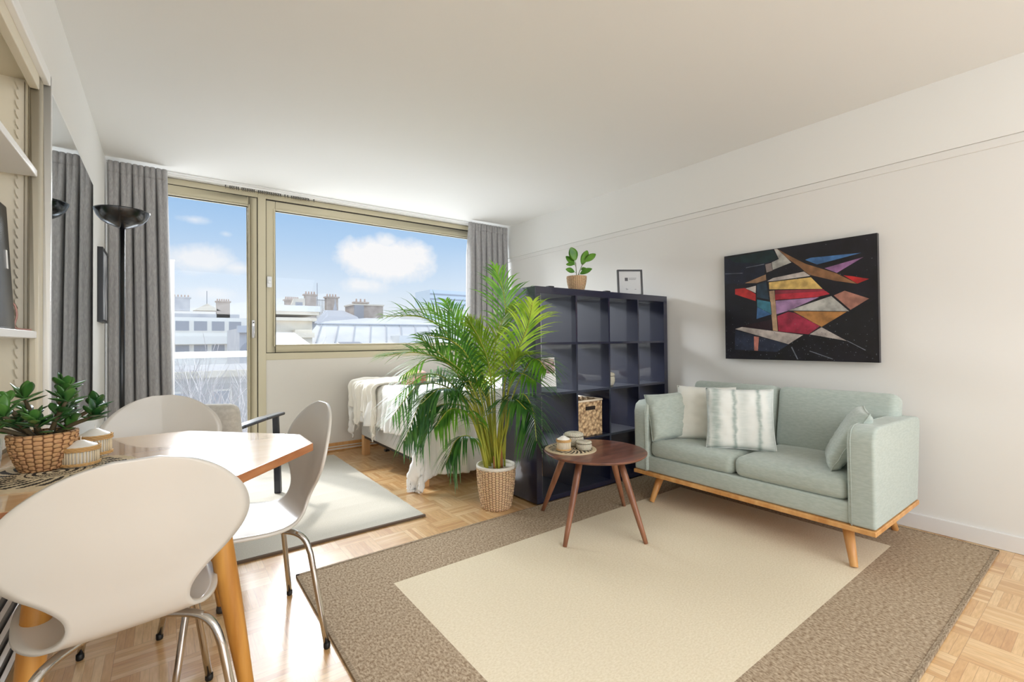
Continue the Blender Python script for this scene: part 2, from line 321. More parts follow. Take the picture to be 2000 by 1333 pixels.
# measured data: painting shapes (u,v) and palm frond midribs (metres)
PAINT = [('navy', [(0.002, 0.973), (0.367, 0.984), (0.414, 0.902), (0.318, 0.875), (0.308, 0.777), (0.158, 0.714), (0.0, 0.73)]), ('teal', [(0.033, 0.978), (0.371, 0.993), (0.41, 0.907), (0.311, 0.881), (0.092, 0.925)]), ('white', [(0.382, 0.998), (0.405, 0.994), (0.498, 0.857), (0.37, 0.812), (0.364, 0.881), (0.414, 0.902)]), ('ochre', [(0.405, 0.994), (0.476, 0.928), (0.587, 0.832), (0.775, 0.721), (0.897, 0.618), (0.767, 0.661), (0.605, 0.736), (0.552, 0.81), (0.483, 0.884)]), ('blue', [(0.588, 0.864), (0.622, 0.876), (0.917, 0.862), (0.783, 0.835), (0.661, 0.812)]), ('lilac', [(0.706, 0.774), (0.928, 0.827), (0.778, 0.724)]), ('red', [(0.815, 0.699), (0.866, 0.684), (0.955, 0.651), (0.892, 0.622)]), ('grey', [(0.317, 0.87), (0.361, 0.877), (0.369, 0.807), (0.326, 0.794)]), ('ochre2', [(0.163, 0.718), (0.32, 0.778), (0.323, 0.726), (0.252, 0.708)]), ('light', [(0.33, 0.715), (0.372, 0.738), (0.579, 0.765), (0.619, 0.722), (0.376, 0.71)]), ('yellow', [(0.341, 0.703), (0.622, 0.71), (0.692, 0.604), (0.52, 0.622), (0.344, 0.639)]), ('crimson', [(0.385, 0.627), (0.696, 0.601), (0.735, 0.556), (0.655, 0.538), (0.383, 0.539)]), ('maroon', [(0.385, 0.627), (0.696, 0.601), (0.708, 0.584), (0.384, 0.59)]), ('lilac2', [(0.387, 0.531), (0.671, 0.536), (0.473, 0.436), (0.391, 0.409)]), ('white', [(0.473, 0.438), (0.743, 0.539), (0.844, 0.407)]), ('pink', [(0.758, 0.542), (0.821, 0.574), (0.953, 0.498), (0.852, 0.417)]), ('ochre3', [(0.505, 0.429), (0.83, 0.403), (0.682, 0.286)]), ('crimson2', [(0.397, 0.394), (0.473, 0.427), (0.515, 0.414), (0.673, 0.292), (0.601, 0.226), (0.403, 0.258)]), ('tan', [(0.343, 0.624), (0.38, 0.625), (0.399, 0.258), (0.365, 0.264)]), ('light', [(0.081, 0.287), (0.136, 0.305), (0.567, 0.222), (0.47, 0.142)]), ('light', [(0.608, 0.226), (0.682, 0.284), (0.828, 0.169)]), ('steel', [(0.081, 0.277), (0.47, 0.14), (0.391, 0.073), (0.076, 0.09)]), ('salmon', [(0.226, 0.215), (0.264, 0.209), (0.254, 0.081), (0.227, 0.082)]), ('red2', [(0.086, 0.672), (0.166, 0.672), (0.245, 0.606), (0.244, 0.541), (0.085, 0.62)]), ('light', [(0.168, 0.668), (0.247, 0.684), (0.245, 0.616)]), ('steelblue', [(0.255, 0.695), (0.322, 0.716), (0.341, 0.546), (0.252, 0.575)]), ('cyan', [(0.254, 0.555), (0.349, 0.525), (0.357, 0.412), (0.254, 0.475)]), ('blue2', [(0.254, 0.485), (0.357, 0.412), (0.248, 0.375)]), ('darkpurple', [(0.119, 0.311), (0.36, 0.367), (0.365, 0.264)]), ('ink', [(0.708, 0.29), (0.854, 0.408), (0.99, 0.494), (0.997, 0.013), (0.837, 0.164)]), ('line', [(0.828, 0.169), (0.831, 0.172), (0.931, 0.098), (0.928, 0.093)]), ('line', [(0.007, 0.826), (0.007, 0.831), (0.148, 0.818), (0.148, 0.813)]), ('line', [(0.174, 0.86), (0.174, 0.865), (0.311, 0.876), (0.31, 0.87)]), ('line', [(0.487, 0.116), (0.494, 0.12), (0.534, 0.011), (0.526, 0.011)]), ('line', [(0.605, 0.082), (0.608, 0.087), (0.748, 0.023), (0.746, 0.017)])]
FRONDS = [([[1.826, 2.54, 0.311], [1.859, 2.537, 0.792], [1.885, 2.548, 1.211], [1.893, 2.579, 1.442], [1.868, 2.638, 1.629]], 0.23, 0.1, 'up'), ([[1.846, 2.526, 0.311], [1.833, 2.462, 0.766], [1.84, 2.367, 1.039], [1.846, 2.266, 1.202], [1.82, 2.182, 1.351]], 0.24, 0.15, 'up'), ([[1.77, 2.581, 0.312], [1.692, 2.631, 0.762], [1.575, 2.712, 1.109], [1.414, 2.827, 1.276], [1.196, 2.986, 1.293]], 0.25, 0.1, 'up'), ([[1.762, 2.587, 0.295], [1.663, 2.618, 0.697], [1.52, 2.673, 0.957], [1.338, 2.754, 1.045], [1.139, 2.847, 1.035]], 0.24, 0.25, 'side'), ([[1.754, 2.594, 0.295], [1.675, 2.669, 0.656], [1.546, 2.791, 0.811], [1.403, 2.93, 0.811], [1.28, 3.059, 0.606]], 0.24, 0.5, 'side'), ([[1.748, 2.598, 0.285], [1.653, 2.604, 0.615], [1.499, 2.638, 0.793], [1.333, 2.675, 0.769], [1.198, 2.688, 0.503]], 0.26, 0.7, 'down'), ([[1.818, 2.547, 0.294], [1.859, 2.452, 0.663], [1.875, 2.362, 0.772], [1.885, 2.272, 0.681], [1.859, 2.203, 0.495]], 0.24, 0.6, 'down'), ([[1.832, 2.536, 0.311], [1.853, 2.444, 0.732], [1.889, 2.323, 0.956], [1.889, 2.221, 0.999], [1.872, 2.125, 0.943]], 0.15, 0.5, 'side'), ([[1.742, 2.602, 0.26], [1.694, 2.607, 0.428], [1.615, 2.628, 0.49], [1.538, 2.644, 0.464], [1.472, 2.651, 0.329]], 0.17, 0.8, 'down'), ([[1.79, 2.567, 0.312], [1.775, 2.63, 0.721], [1.737, 2.729, 1.036], [1.685, 2.849, 1.236], [1.653, 2.96, 1.407]], 0.22, 0.1, 'up'), ([[1.776, 2.577, 0.305], [1.694, 2.585, 0.664], [1.591, 2.596, 0.89], [1.456, 2.625, 1.011], [1.297, 2.667, 1.144]], 0.24, 0.2, 'up'), ([[1.798, 2.561, 0.312], [1.776, 2.559, 0.693], [1.75, 2.559, 0.952], [1.695, 2.58, 1.124], [1.624, 2.612, 1.261]], 0.22, 0.15, 'up'), ([[1.768, 2.583, 0.295], [1.661, 2.585, 0.633], [1.541, 2.58, 0.778], [1.395, 2.585, 0.821], [1.257, 2.578, 0.737]], 0.22, 0.5, 'down'), ([[1.781, 2.573, 0.295], [1.774, 2.645, 0.579], [1.749, 2.752, 0.747], [1.688, 2.896, 0.831], [1.595, 3.073, 0.863]], 0.22, 0.3, 'side'), ([[1.809, 2.553, 0.312], [1.812, 2.503, 0.662], [1.813, 2.444, 0.904], [1.837, 2.364, 1.006], [1.87, 2.273, 1.04]], 0.2, 0.3, 'side'), ([[1.804, 2.557, 0.294], [1.785, 2.496, 0.564], [1.768, 2.415, 0.709], [1.772, 2.31, 0.752], [1.776, 2.199, 0.7]], 0.2, 0.6, 'down'), ([[1.762, 2.588, 0.284], [1.67, 2.57, 0.499], [1.57, 2.534, 0.649], [1.429, 2.518, 0.697], [1.304, 2.484, 0.605]], 0.2, 0.7, 'down'), ([[1.79, 2.567, 0.294], [1.773, 2.598, 0.655], [1.744, 2.645, 0.897], [1.659, 2.739, 1.037], [1.545, 2.858, 1.074]], 0.22, 0.25, 'up'), ([[1.818, 2.547, 0.305], [1.809, 2.47, 0.666], [1.801, 2.373, 0.859], [1.792, 2.266, 0.914], [1.8, 2.142, 0.874]], 0.2, 0.5, 'side'), ([[1.798, 2.561, 0.301], [1.76, 2.561, 0.626], [1.702, 2.57, 0.784], [1.613, 2.6, 0.855], [1.517, 2.636, 0.792]], 0.22, 0.5, 'side'), ([[1.762, 2.587, 0.295], [1.697, 2.64, 0.692], [1.592, 2.729, 0.935], [1.458, 2.843, 1.005], [1.309, 2.972, 0.884]], 0.22, 0.3, 'side'), ([[1.776, 2.577, 0.302], [1.689, 2.564, 0.734], [1.581, 2.547, 1.009], [1.447, 2.542, 1.126], [1.29, 2.548, 1.158]], 0.22, 0.25, 'up'), ([[1.748, 2.598, 0.292], [1.669, 2.693, 0.654], [1.563, 2.821, 0.861], [1.457, 2.96, 0.877], [1.333, 3.118, 0.728]], 0.22, 0.5, 'side'), ([[1.804, 2.557, 0.312], [1.798, 2.566, 0.725], [1.805, 2.571, 1.037], [1.841, 2.559, 1.211], [1.918, 2.519, 1.351]], 0.21, 0.15, 'up'), ([[1.77, 2.581, 0.291], [1.673, 2.636, 0.625], [1.556, 2.705, 0.697], [1.439, 2.774, 0.666], [1.317, 2.848, 0.5]], 0.22, 0.6, 'down'), ([[1.79, 2.567, 0.305], [1.759, 2.606, 0.794], [1.688, 2.684, 1.073], [1.602, 2.778, 1.215], [1.482, 2.9, 1.36]], 0.23, 0.1, 'up')]
# ------------------------------------------------------------------ shared materials
white_wall = mat('cream_wall_paint', (222, 221, 218), .75, bump=(220, .05, .001))
beam_white = mat('white_beam_paint', (226, 226, 223), .75, bump=(220, .05, .001))
left_white = mat('white_wall_paint', (233, 232, 228), .75, bump=(220, .05, .001))
ceil_paint = mat('ceiling_paint', (226, 225, 221), .85, bump=(160, .05, .001))
skirt_white = mat('skirting_white', (222, 221, 220), .45)
olive_frame = mat('pale_olive_lacquer', (205, 196, 168), .42, bump=(40, .04, .001))
dark_gap = mat('dark_seal', (45, 40, 36), .8)
oak = mat('oiled_oak', (214, 164, 104), .42, vary=(3, (190, 132, 72), 6, (6, 6, .7)))
honey = mat('honey_oak', (206, 150, 72), .4, vary=(4, (176, 118, 48), 6, (7, 7, .6)))
chrome = mat('chrome', (200, 198, 196), .12, 1)
blk_rubber = mat('black_rubber', (18, 17, 17), .5)
chairwhite = mat('white_lacquered_shell', (206, 202, 194), .32, coat=.4)
chairedge = chairwhite
pane = glass_mat('window_glass'); jarglass = glass_mat('clear_glass', (246, 250, 248), 0, 1.5)
parq = parquet()
white_paint = mat('gloss_white', (240, 240, 238), .35)

# ------------------------------------------------------------------ room shell
XL, XR, YW, YB, ZC = -0.375, 3.545, 4.88, -2.6, 2.566
struct(obj('floor', MB().box(-1.0, XR+.15, YB, YW+.12, -.12, 0), parq))
struct(obj('ceiling', MB().box(-1.0, XR+.15, YB, 4.745, ZC, ZC+.14), ceil_paint))
w = struct(obj('wall_right', MB().box(XR, XR+.15, YB, YW+.12, 0, ZC+.14), white_wall))
obj('ceiling_beam', MB().box(XR-.018, XR+.02, YB, YW, 2.165, ZC), beam_white, w)
obj('picture_rail', MB().box(XR-.010, XR+.02, YB, YW, 2.119, 2.164), white_wall, w, bevel=.002)
# left wall: solid beyond the alcove, alcove open from y=-2.6 to 2.41
wl = struct(obj('wall_left', MB().box(XL-.5, XL, 2.46, YW+.12, 0, ZC+.14).box(-1.0, -.88, YB, 2.46, 0, ZC+.14).box(XL-.5, XL, YB, 2.46, 2.14, ZC+.14), left_white))
struct(obj('wall_back', MB().box(-1.0, XR+.15, YB-.15, YB, 0, ZC+.14), white_wall))
# window wall: parapet below the window, lintel above
ww = struct(obj('wall_front', MB().box(.765, XR+.15, YW, YW+.14, 0, .955).box(-1.0, XR+.15, YW+.02, YW+.14, 2.53, ZC+.2).box(-1.0, -.36, YW, YW+.14, 0, 2.7), mat('parapet_paint', (222, 218, 210), .75, bump=(220, .05, .001))))
t1 = struct(obj('trim_1', MB().box(XL, XR-.01, 4.752, YW+.02, 2.556, 2.60), white_paint))            # white board that carries the curtain track
struct(obj('trim_2', MB().box(XL, XR, 4.742, 4.754, 2.585, 2.68), dark_gap))
b = struct(obj('baseboard_right', MB().box(XR-.014, XR+.01, YB, YW, 0, .088), skirt_white, bevel=.004))
b = struct(obj('baseboard_front', MB().box(.78, XR-.02, YW-.022, YW+.01, 0, .085), oak, bevel=.003))
obj('cable_strip', MB().box(.78, XR-.03, YW-.032, YW-.021, .018, .032).box(.78, XR-.03, YW-.03, YW-.021, .045, .055), mat('pale_cable', (214, 208, 198), .5), b)

# door and window frames ------------------------------------------------
def frame_rect(mb, x0, x1, z0, z1, w, y0, y1, wb=None, wt=None):
    wb = wb or w; wt = wt or w
    mb.box(x0, x0+w, y0, y1, z0, z1).box(x1-w, x1, y0, y1, z0, z1).box(x0+w, x1-w, y0, y1, z1-wt, z1).box(x0+w, x1-w, y0, y1, z0, z0+wb); return mb
fr = MB().box(.704, .772, YW-.012, YW+.13, 0, 2.54).box(-.36, XR, YW-.004, YW+.13, 2.495, 2.545).box(.765, XR, YW-.006, YW+.13, .955, 1.020).box(-.37, -.33, YW-.004, YW+.13, 0, 2.5).box(-.33, .705, YW-.004, YW+.13, 0, .05)
tr3 = struct(obj('trim_3', fr, olive_frame, bevel=.004))
def sash(name, x0, x1, z0, z1, w, wt, wb, gx0, gx1, gz0, gz1):
    s = MB(); frame_rect(s, x0, x1, z0, z1, w, YW+.006, YW+.07, wb, wt)
    r = struct(obj(name, s, olive_frame, bevel=.004))
    g = MB(); frame_rect(g, x0+w-.016, x1-w+.016, z0+wb-.016, z1-wt+.016, .016, YW-.002, YW+.05)
    obj('glazing_bead', g, olive_frame, r, bevel=.003)
    gp = MB().box(gx0, gx1, YW+.034, YW+.038, gz0, gz1); obj('glass_pane', gp, pane, r)
    q = MB(); frame_rect(q, x0-.004, x1+.004, z0-.004, z1+.004, .005, YW+.0, YW+.066); obj('seal', q, dark_gap, r)
    return r
dr = sash('door_1', -.32, .700, .055, 2.492, .078, .09, .09, -.26, .63, .13, 2.42)
wn = sash('window_1', .776, XR-.02, 1.024, 2.485, .080, .088, .078, .84, XR-.08, 1.09, 2.41)
h = MB(); rbox(h, (.665, YW-.01, 1.25), (.028, .012, .17), .006); h.tube([(.665, YW-.012, 1.27), (.665, YW-.05, 1.27), (.665, YW-.052, 1.17)], .009)
obj('handle', h, mat('satin_metal', (214, 214, 216), .3, .6), dr, smooth=True)
k = MB(); k.tube([(.665, YW-.01, 1.31), (.665, YW-.024, 1.31)], .006); obj('lock_pin', k, dark_gap, dr)
h = MB(); rbox(h, (.80, YW-.012, 1.70), (.042, .03, .105), .008); rbox(h, (.80, YW-.03, 1.70), (.03, .02, .03), .006)
obj('latch', h, mat('latch_white', (238, 240, 242), .35), wn, smooth=True)

# curtain track gliders
tk = thing('curtain_track', 'slim white ceiling curtain track with bare dark gliders above the balcony door', 'curtain track', (1.5, 4.80, 2.54))
obj('rail', MB().box(XL+.02, XR-.03, 4.785, 4.803, 2.540, 2.557).box(XL+.02, XR-.03, 4.83, 4.846, 2.542, 2.557), white_paint, tk)
xs = [.435, .47, .485, .50, .52, .535] + [.565+.014*i for i in range(8)] + [.70+.0155*i for i in range(13)] + [.925, .95] + [.985+.0155*i for i in range(11)] + [1.19]
for i, x in enumerate(xs):
    g = MB().box(x-.004, x+.004, 4.788, 4.80, 2.522, 2.542).tube([(x, 4.794, 2.524), (x+.004, 4.79, 2.514), (x-.002, 4.786, 2.508)], .0022, 6)
    obj('glider', g, mat('dark_glider', (70, 66, 62), .5), tk)

# ------------------------------------------------------------------ alcove shelving on the left
cream = mat('cream_cupboard_paint', (222, 214, 194), .5, bump=(60, .05, .001))
al = thing('alcove_cupboard', 'cream painted built-in open cupboard in the left wall alcove', 'cupboard', (-.6, 2.0, 0))
obj('side_panel', MB().box(-.88, -.398, 2.405, 2.46, .70, 2.14), cream, al, bevel=.002)
obj('back_panel', MB().box(-.885, -.865, .2, 2.405, .70, 2.14), cream, al)
obj('top_panel', MB().box(-.88, -.398, .2, 2.405, 2.10, 2.14), cream, al)
ff = MB().box(-.398, -.372, 2.355, 2.462, .70, 2.14).box(-.398, -.372, .2, 2.355, 2.055, 2.14); obj('face_frame', ff, cream, al, bevel=.003)
obj('moulding', MB().box(-.374, -.352, 2.425, 2.458, .76, 2.15).box(-.374, -.352, .2, 2.425, 2.105, 2.15), white_paint, al, bevel=.004)
x = -.440; st = MB(); n = 36; z0, z1 = .78, 2.09; d = (z1-z0)/n; P = [(x+.022, z0), (x+.022, z1)]
for i in range(n): zt = z1-i*d; P += [(x, zt-.001), (x+.001, zt-d*.45), (x+.009, zt-d*.96)]
P.append((x, z0)); m_ = len(P); vs = [(a, 2.392, c) for a, c in P] + [(a, 2.405, c) for a, c in P]
st.add(vs, [tuple(range(m_-1, -1, -1)), tuple(range(m_, 2*m_))] + [(i, (i+1) % m_, m_+(i+1) % m_, m_+i) for i in range(m_)])
obj('toothed_batten', st, mat('cream_batten', (218, 210, 192), .6), al)
obj('batten_guide', MB().box(-.414, -.408, 2.394, 2.405, .76, 2.09), cream, al)
for z, th in ((1.745, .026), (1.158, .026)):
    sh = MB(); 
    def f(u, v, z=z): return (0, 0, 0)
    sh.box(-.86, -.376, .2, 2.352, z-th/2, z+th/2); obj('shelf', sh, white_paint, al, bevel=.003)
# worktop ledge below and louvred radiator cover
obj('ledge', MB().box(-.88, -.43, .2, 2.46, .775, .80), white_paint, al, bevel=.004)
obj('apron', MB().box(-.47, -.455, .2, 2.46, .50, .775), cream, al)
rc = thing('radiator', 'white louvred radiator under the ledge behind the dining table', 'radiator', (-.42, 1.8, 0))
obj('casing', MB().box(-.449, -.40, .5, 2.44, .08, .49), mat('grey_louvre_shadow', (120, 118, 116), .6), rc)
for i in range(6):
    obj('louvre', MB().beam((-.395, .5, .12+i*.065), (-.395, 2.44, .12+i*.065), .012, .042, up=(.5, 0, 1)), white_paint, rc)
# black box on the alcove shelf
sp_ = thing('black_speaker', 'glossy black box with a leaning rounded edge on the alcove shelf', 'speaker', (-.62, 2.1, 1.171))
gb = mat('gloss_black', (5, 5, 7), .22, spec=.2)
sb = MB(); vs = []
pr = [(-.78, 1.95), (-.78, 2.21), (-.46, 2.245), (-.418, 2.235), (-.404, 2.205), (-.404, 1.95)]
for z, k in ((1.172, 0), (1.585, 1)):
    vs += [(x - (.022*k if x > -.5 else 0), y, z) for x, y in pr]
nn = len(pr); sb.add(vs, [tuple(range(nn-1, -1, -1)), tuple(range(nn, 2*nn))] + [(i, (i+1) % nn, nn+(i+1) % nn, nn+i) for i in range(nn)])
obj('cabinet', sb, gb, sp_, bevel=.008)
obj('badge', MB().beam((-.4135, 2.16, 1.37), (-.4165, 2.16, 1.43), .012, .002, up=(1, 0, 0)), white_paint, sp_)
tag(obj('power_cable', MB().tube(bez([(-.47, 2.30, 1.24), (-.435, 2.33, 1.27), (-.425, 2.34, 1.23), (-.43, 2.34, 1.185), (-.40, 2.34, 1.176), (-.388, 2.34, 1.176)], 24), .003, 6), mat('pink_cable', (196, 150, 140), .5), None, smooth=True), 'thin pinkish cable looping down behind the black box on the alcove shelf', 'cable')

# wall mirror -----------------------------------------------------------
mr = thing('wall_mirror', 'tall frameless mirror on the left wall reflecting the grey curtain', 'mirror', (-.36, 3.17, .76))
obj('mirror_glass', MB().box(-.374, -.3665, 2.475, 3.86, .755, 2.125), mat('mirror_silver', (226, 232, 236), .015, 1), mr)
obj('edge_trim', MB().box(-.374, -.3655, 2.463, 2.476, .755, 2.125).box(-.374, -.3655, 2.463, 3.863, 2.124, 2.132), white_paint, mr)

# small framed picture on the left wall -----------------------------------
pf = thing('picture_frame', 'thin black framed print hanging on the white left wall beside the curtain', 'picture', (-.36, 4.34, 1.53))
g = MB(); y0, y1, z0, z1, w_ = 4.17, 4.515, 1.275, 1.790, .018
g.box(XL, XL+.03, y0, y0+w_, z0, z1).box(XL, XL+.03, y1-w_, y1, z0, z1).box(XL, XL+.03, y0+w_, y1-w_, z1-w_, z1).box(XL, XL+.03, y0+w_, y1-w_, z0, z0+w_)
obj('frame', g, mat('black_frame', (30, 32, 38), .35), pf)
obj('print', MB().box(XL, XL+.026, y0+w_, y1-w_, z0+w_, z1-w_), mat('grey_print', (206, 208, 212), .5, vary=(14, (120, 124, 134), 5, (1, 1, .5))), pf)

# ------------------------------------------------------------------ painting
PCOL = dict(navy=(26, 30, 48), teal=(22, 44, 48), white=(186, 184, 178), ochre=(142, 102, 70), blue=(70, 116, 172), lilac=(158, 112, 160), red=(190, 40, 42), grey=(130, 118, 116), ochre2=(172, 134, 102),
            light=(196, 186, 180), yellow=(222, 186, 110), crimson=(186, 46, 62), maroon=(140, 48, 62), lilac2=(164, 128, 168), pink=(178, 124, 108), ochre3=(186, 130, 72), crimson2=(164, 44, 70), tan=(186, 154, 122),
            steel=(44, 50, 70), salmon=(204, 132, 118), red2=(186, 48, 46), steelblue=(44, 62, 78), cyan=(60, 120, 140), blue2=(66, 110, 160), darkpurple=(44, 26, 36), ink=(20, 20, 26), line=(120, 124, 136))
py0, py1, pz0, pz1, px = 1.870, .917, .965, 1.756, XR-.019
pn = thing('abstract_painting', 'unframed abstract canvas of coloured shards on black above the sofa', 'painting', (px-.01, 1.39, 1.36))
cv = MB(); cv.box(px-.032, px, py1, py0, pz0, pz1, 0); names = []; k = 0
for i, (nme, q) in enumerate(PAINT):
    if nme not in names: names.append(nme)
    a = sum(q[j][0]*q[(j+1) % len(q)][1]-q[(j+1) % len(q)][0]*q[j][1] for j in range(len(q)))
    if a < 0: q = q[::-1]
    x_ = px-.0322-.00006*(i+1)
    # dark outline then colour
    c_ = (sum(p[0] for p in q)/len(q), sum(p[1] for p in q)/len(q))
    if nme not in ('navy', 'teal', 'ink', 'line', 'darkpurple'):
        def grow(p, g): 
            dx, dy = (p[0]-c_[0])*.953, (p[1]-c_[1])*.791; l = math.hypot(dx, dy) or 1; s = 1+g/l
            return (c_[0]+dx*s/.953, c_[1]+dy*s/.791)
        qo = [grow(p, .004) for p in q]
        cv.add([(x_+.00003, py0+(py1-py0)*min(max(u, 0.002), .998), pz0+(pz1-pz0)*min(max(v, .002), .998)) for u, v in qo], [tuple(range(len(q)))], 1)
    cv.add([(x_, py0+(py1-py0)*min(max(u, 0.002), .998), pz0+(pz1-pz0)*min(max(v, .002), .998)) for u, v in q], [tuple(range(len(q)))], 2+names.index(nme))
random.seed(5)
for i in range(240):   # flecks of bare paint
    u, v = random.random(), random.random()
    if random.random() < .6: v *= .35
    if .2 < u < .9 and .25 < v < .85 and random.random() < .7: continue
    s_ = random.uniform(.0010, .0028); yy = py0+(py1-py0)*(.01+.98*u); zz = pz0+(pz1-pz0)*(.01+.98*v); x_ = px-.0345
    cv.add([(x_, yy-s_, zz-s_*.6), (x_, yy+s_*random.uniform(.5, 1.4), zz-s_), (x_, yy+s_, zz+s_*.7), (x_, yy-s_*.4, zz+s_)], [(0, 1, 2, 3)], 2+names.index('line'))
cv.fix = False
pm = [mat('canvas_black', (15, 14, 19), .38, vary=(9, (26, 24, 34), 5)), mat('paint_outline', (20, 18, 24), .4)] + [mat('paint_'+n_, PCOL[n_], .42, vary=(16, tuple(int(c*.74) for c in PCOL[n_]), 6), bump=(50, .3, .002)) for n_ in names]
obj('canvas', cv, pm, pn)

# ------------------------------------------------------------------ rugs
brown = rug_mat('brown_sisal_border', (190, 172, 148), (134, 114, 92), 120, 70)
beige = rug_mat('beige_flatweave', (228, 217, 194), (216, 203, 176), 90, 150)
ivory = rug_mat('ivory_wool', (206, 202, 192), (190, 186, 175), 260, 120)
tapem = rug_mat('rug_binding', (176, 160, 138), (120, 102, 82), 60, 220)
rg = thing('area_rug', 'large beige rug with a wide brown border under sofa and coffee table', 'rug', (2, 1.4, 0))
X0, X1, Y0, Y1 = .503, 3.475, .432, 2.380; x0, x1, y0, y1 = .846, 3.110, .782, 2.026
border = MB().box(X0, X1, Y0, y0, .001, .011).box(X0, X1, y1, Y1, .001, .011).box(X0, x0, y0, y1, .001, .011).box(x1, X1, y0, y1, .001, .011)
obj('border', border, brown, rg); obj('field', MB().box(x0, x1, y0, y1, .001, .0112), beige, rg)
bd = MB()
frame = [(X0, X0+.012, Y0, Y1), (X1-.012, X1, Y0, Y1), (X0, X1, Y0, Y0+.012), (X0, X1, Y1-.012, Y1)]
for a in frame: bd.box(a[0]-.001, a[1]+.001, a[2]-.001, a[3]+.001, .001, .0135)
obj('binding', bd, tapem, rg)
ir = thing('ivory_rug', 'pale ivory woven rug between the dining chairs and the bed', 'rug', (.7, 3.7, 0))
m_ = MB(); m_.grid(lambda u, v: (.02+1.32*u, 2.70+1.985*v, .0105+.0022*math.sin(v*2*PI*5.5)**12+.0008*fbm((u*9, v*9, 0))), 40, 120)
m_.box(.02, 1.34, 2.70, 4.685, .001, .0095); obj('field', m_, ivory, ir, smooth=True)
obj('hem', MB().box(.018, 1.342, 2.694, 2.712, .001, .0125), mat('dark_hem', (92, 74, 58), .9), ir)

# ------------------------------------------------------------------ curtains
def curtain(name, label, xa, xb, yc, ztop, zbot, folds, amp, seed, xa2=None, xb2=None, edge_dark=False):
    rnd = random.Random(seed); ph = [rnd.uniform(-.5, .5) for _ in range(folds+2)]
    xa2 = xa if xa2 is None else xa2; xb2 = xb if xb2 is None else xb2
    def f(u, v):
        k = min(1, max(0, (v-.015)/.13)); flare = min(1, v*1.2)
        uw = u + .035*math.sin(2*PI*u*1.6+ph[0]*6)*math.sin(PI*u); uu = uw*folds; i = min(int(uu), folds-1); f_ = uu-i; d = min(f_, 1-f_); A = 1+.5*ph[i]
        lobe = -.75*A*math.sin(PI*f_)**.8 + 1.25*math.exp(-(d/.085)**2); pleat = -.35*abs(math.sin(PI*uu*2))**.6 + .3*math.exp(-(d/.06)**2)
        y = yc + amp*(pleat*(1-k) + k*lobe) + .005*fbm((u*6, v*3, seed)) + .006*k*math.sin(f_*9+seed+v*2)
        x = (xa+(xb-xa)*uw)*(1-flare)+(xa2+(xb2-xa2)*uw)*flare
        return (x, y, ztop+(zbot-ztop)*v)
    t = thing(name, label, 'curtain', ((xa+xb)/2, yc, zbot))
    m = MB(); m.grid(f, folds*26, 60); linen = mat('grey_linen', (168, 166, 165), .85, vary=(60, (150, 148, 148), 3, (3, 3, .5)), bump=(500, .25, .001), sheen=.15)
    obj('fabric', m, linen, t, smooth=True, solid=.004)
    hd = MB(); hd.grid(lambda u, v: (lambda p: (p[0], p[1]-.004, p[2]+.006))(f(u, v*.035)), folds*26, 3); obj('heading_tape', hd, linen, t, smooth=True, solid=.003)
    return t
curtain('curtain', 'full height grey linen curtain behind the black floor lamp', -.362, .012, 4.665, 2.535, .015, 5, .055, 3, -.362, .062)
curtain('curtain', 'grey linen curtain in the right corner of the window behind the palm', 2.93, 3.50, 4.68, 2.535, .015, 7, .045, 8, 2.90, 3.50)

# ------------------------------------------------------------------ floor lamp
lm = thing('floor_lamp', 'tall black floor lamp with an upturned bowl shade by the curtain', 'lamp', (-.195, 3.35, 0))
L0 = Vector((-.195, 3.35, 0)); black_m = mat('black_metal', (16, 16, 18), .32)
b_ = MB(); b_.lathe([(.0, 0), (.125, 0), (.13, .012), (.12, .024), (.02, .032), (0, .032)], L0, 40); obj('base', b_, black_m, lm, smooth='auto')
b_ = MB(); b_.lathe([(.0125, .03), (.0125, 1.77)], L0, 16); obj('pole', b_, black_m, lm, smooth=True)
pr = [(.012, 1.672), (.035, 1.680), (.075, 1.694), (.105, 1.712), (.128, 1.738), (.141, 1.768), (.142, 1.774), (.138, 1.774), (.125, 1.744), (.1, 1.719), (.07, 1.701), (.03, 1.688), (0, 1.684)]; pr = [(a*.88, c+.095) for a, c in pr]
b_ = MB(); b_.lathe(pr, L0, 48); obj('bowl_shade', b_, mat('black_enamel', (20, 20, 22), .25, coat=.4), lm, smooth=True)
b_ = MB(); b_.lathe([(0, 1.785), (.015, 1.787), (.02, 1.81), (.012, 1.835), (0, 1.84)], L0, 16); obj('bulb', b_, white_paint, lm, smooth=True)

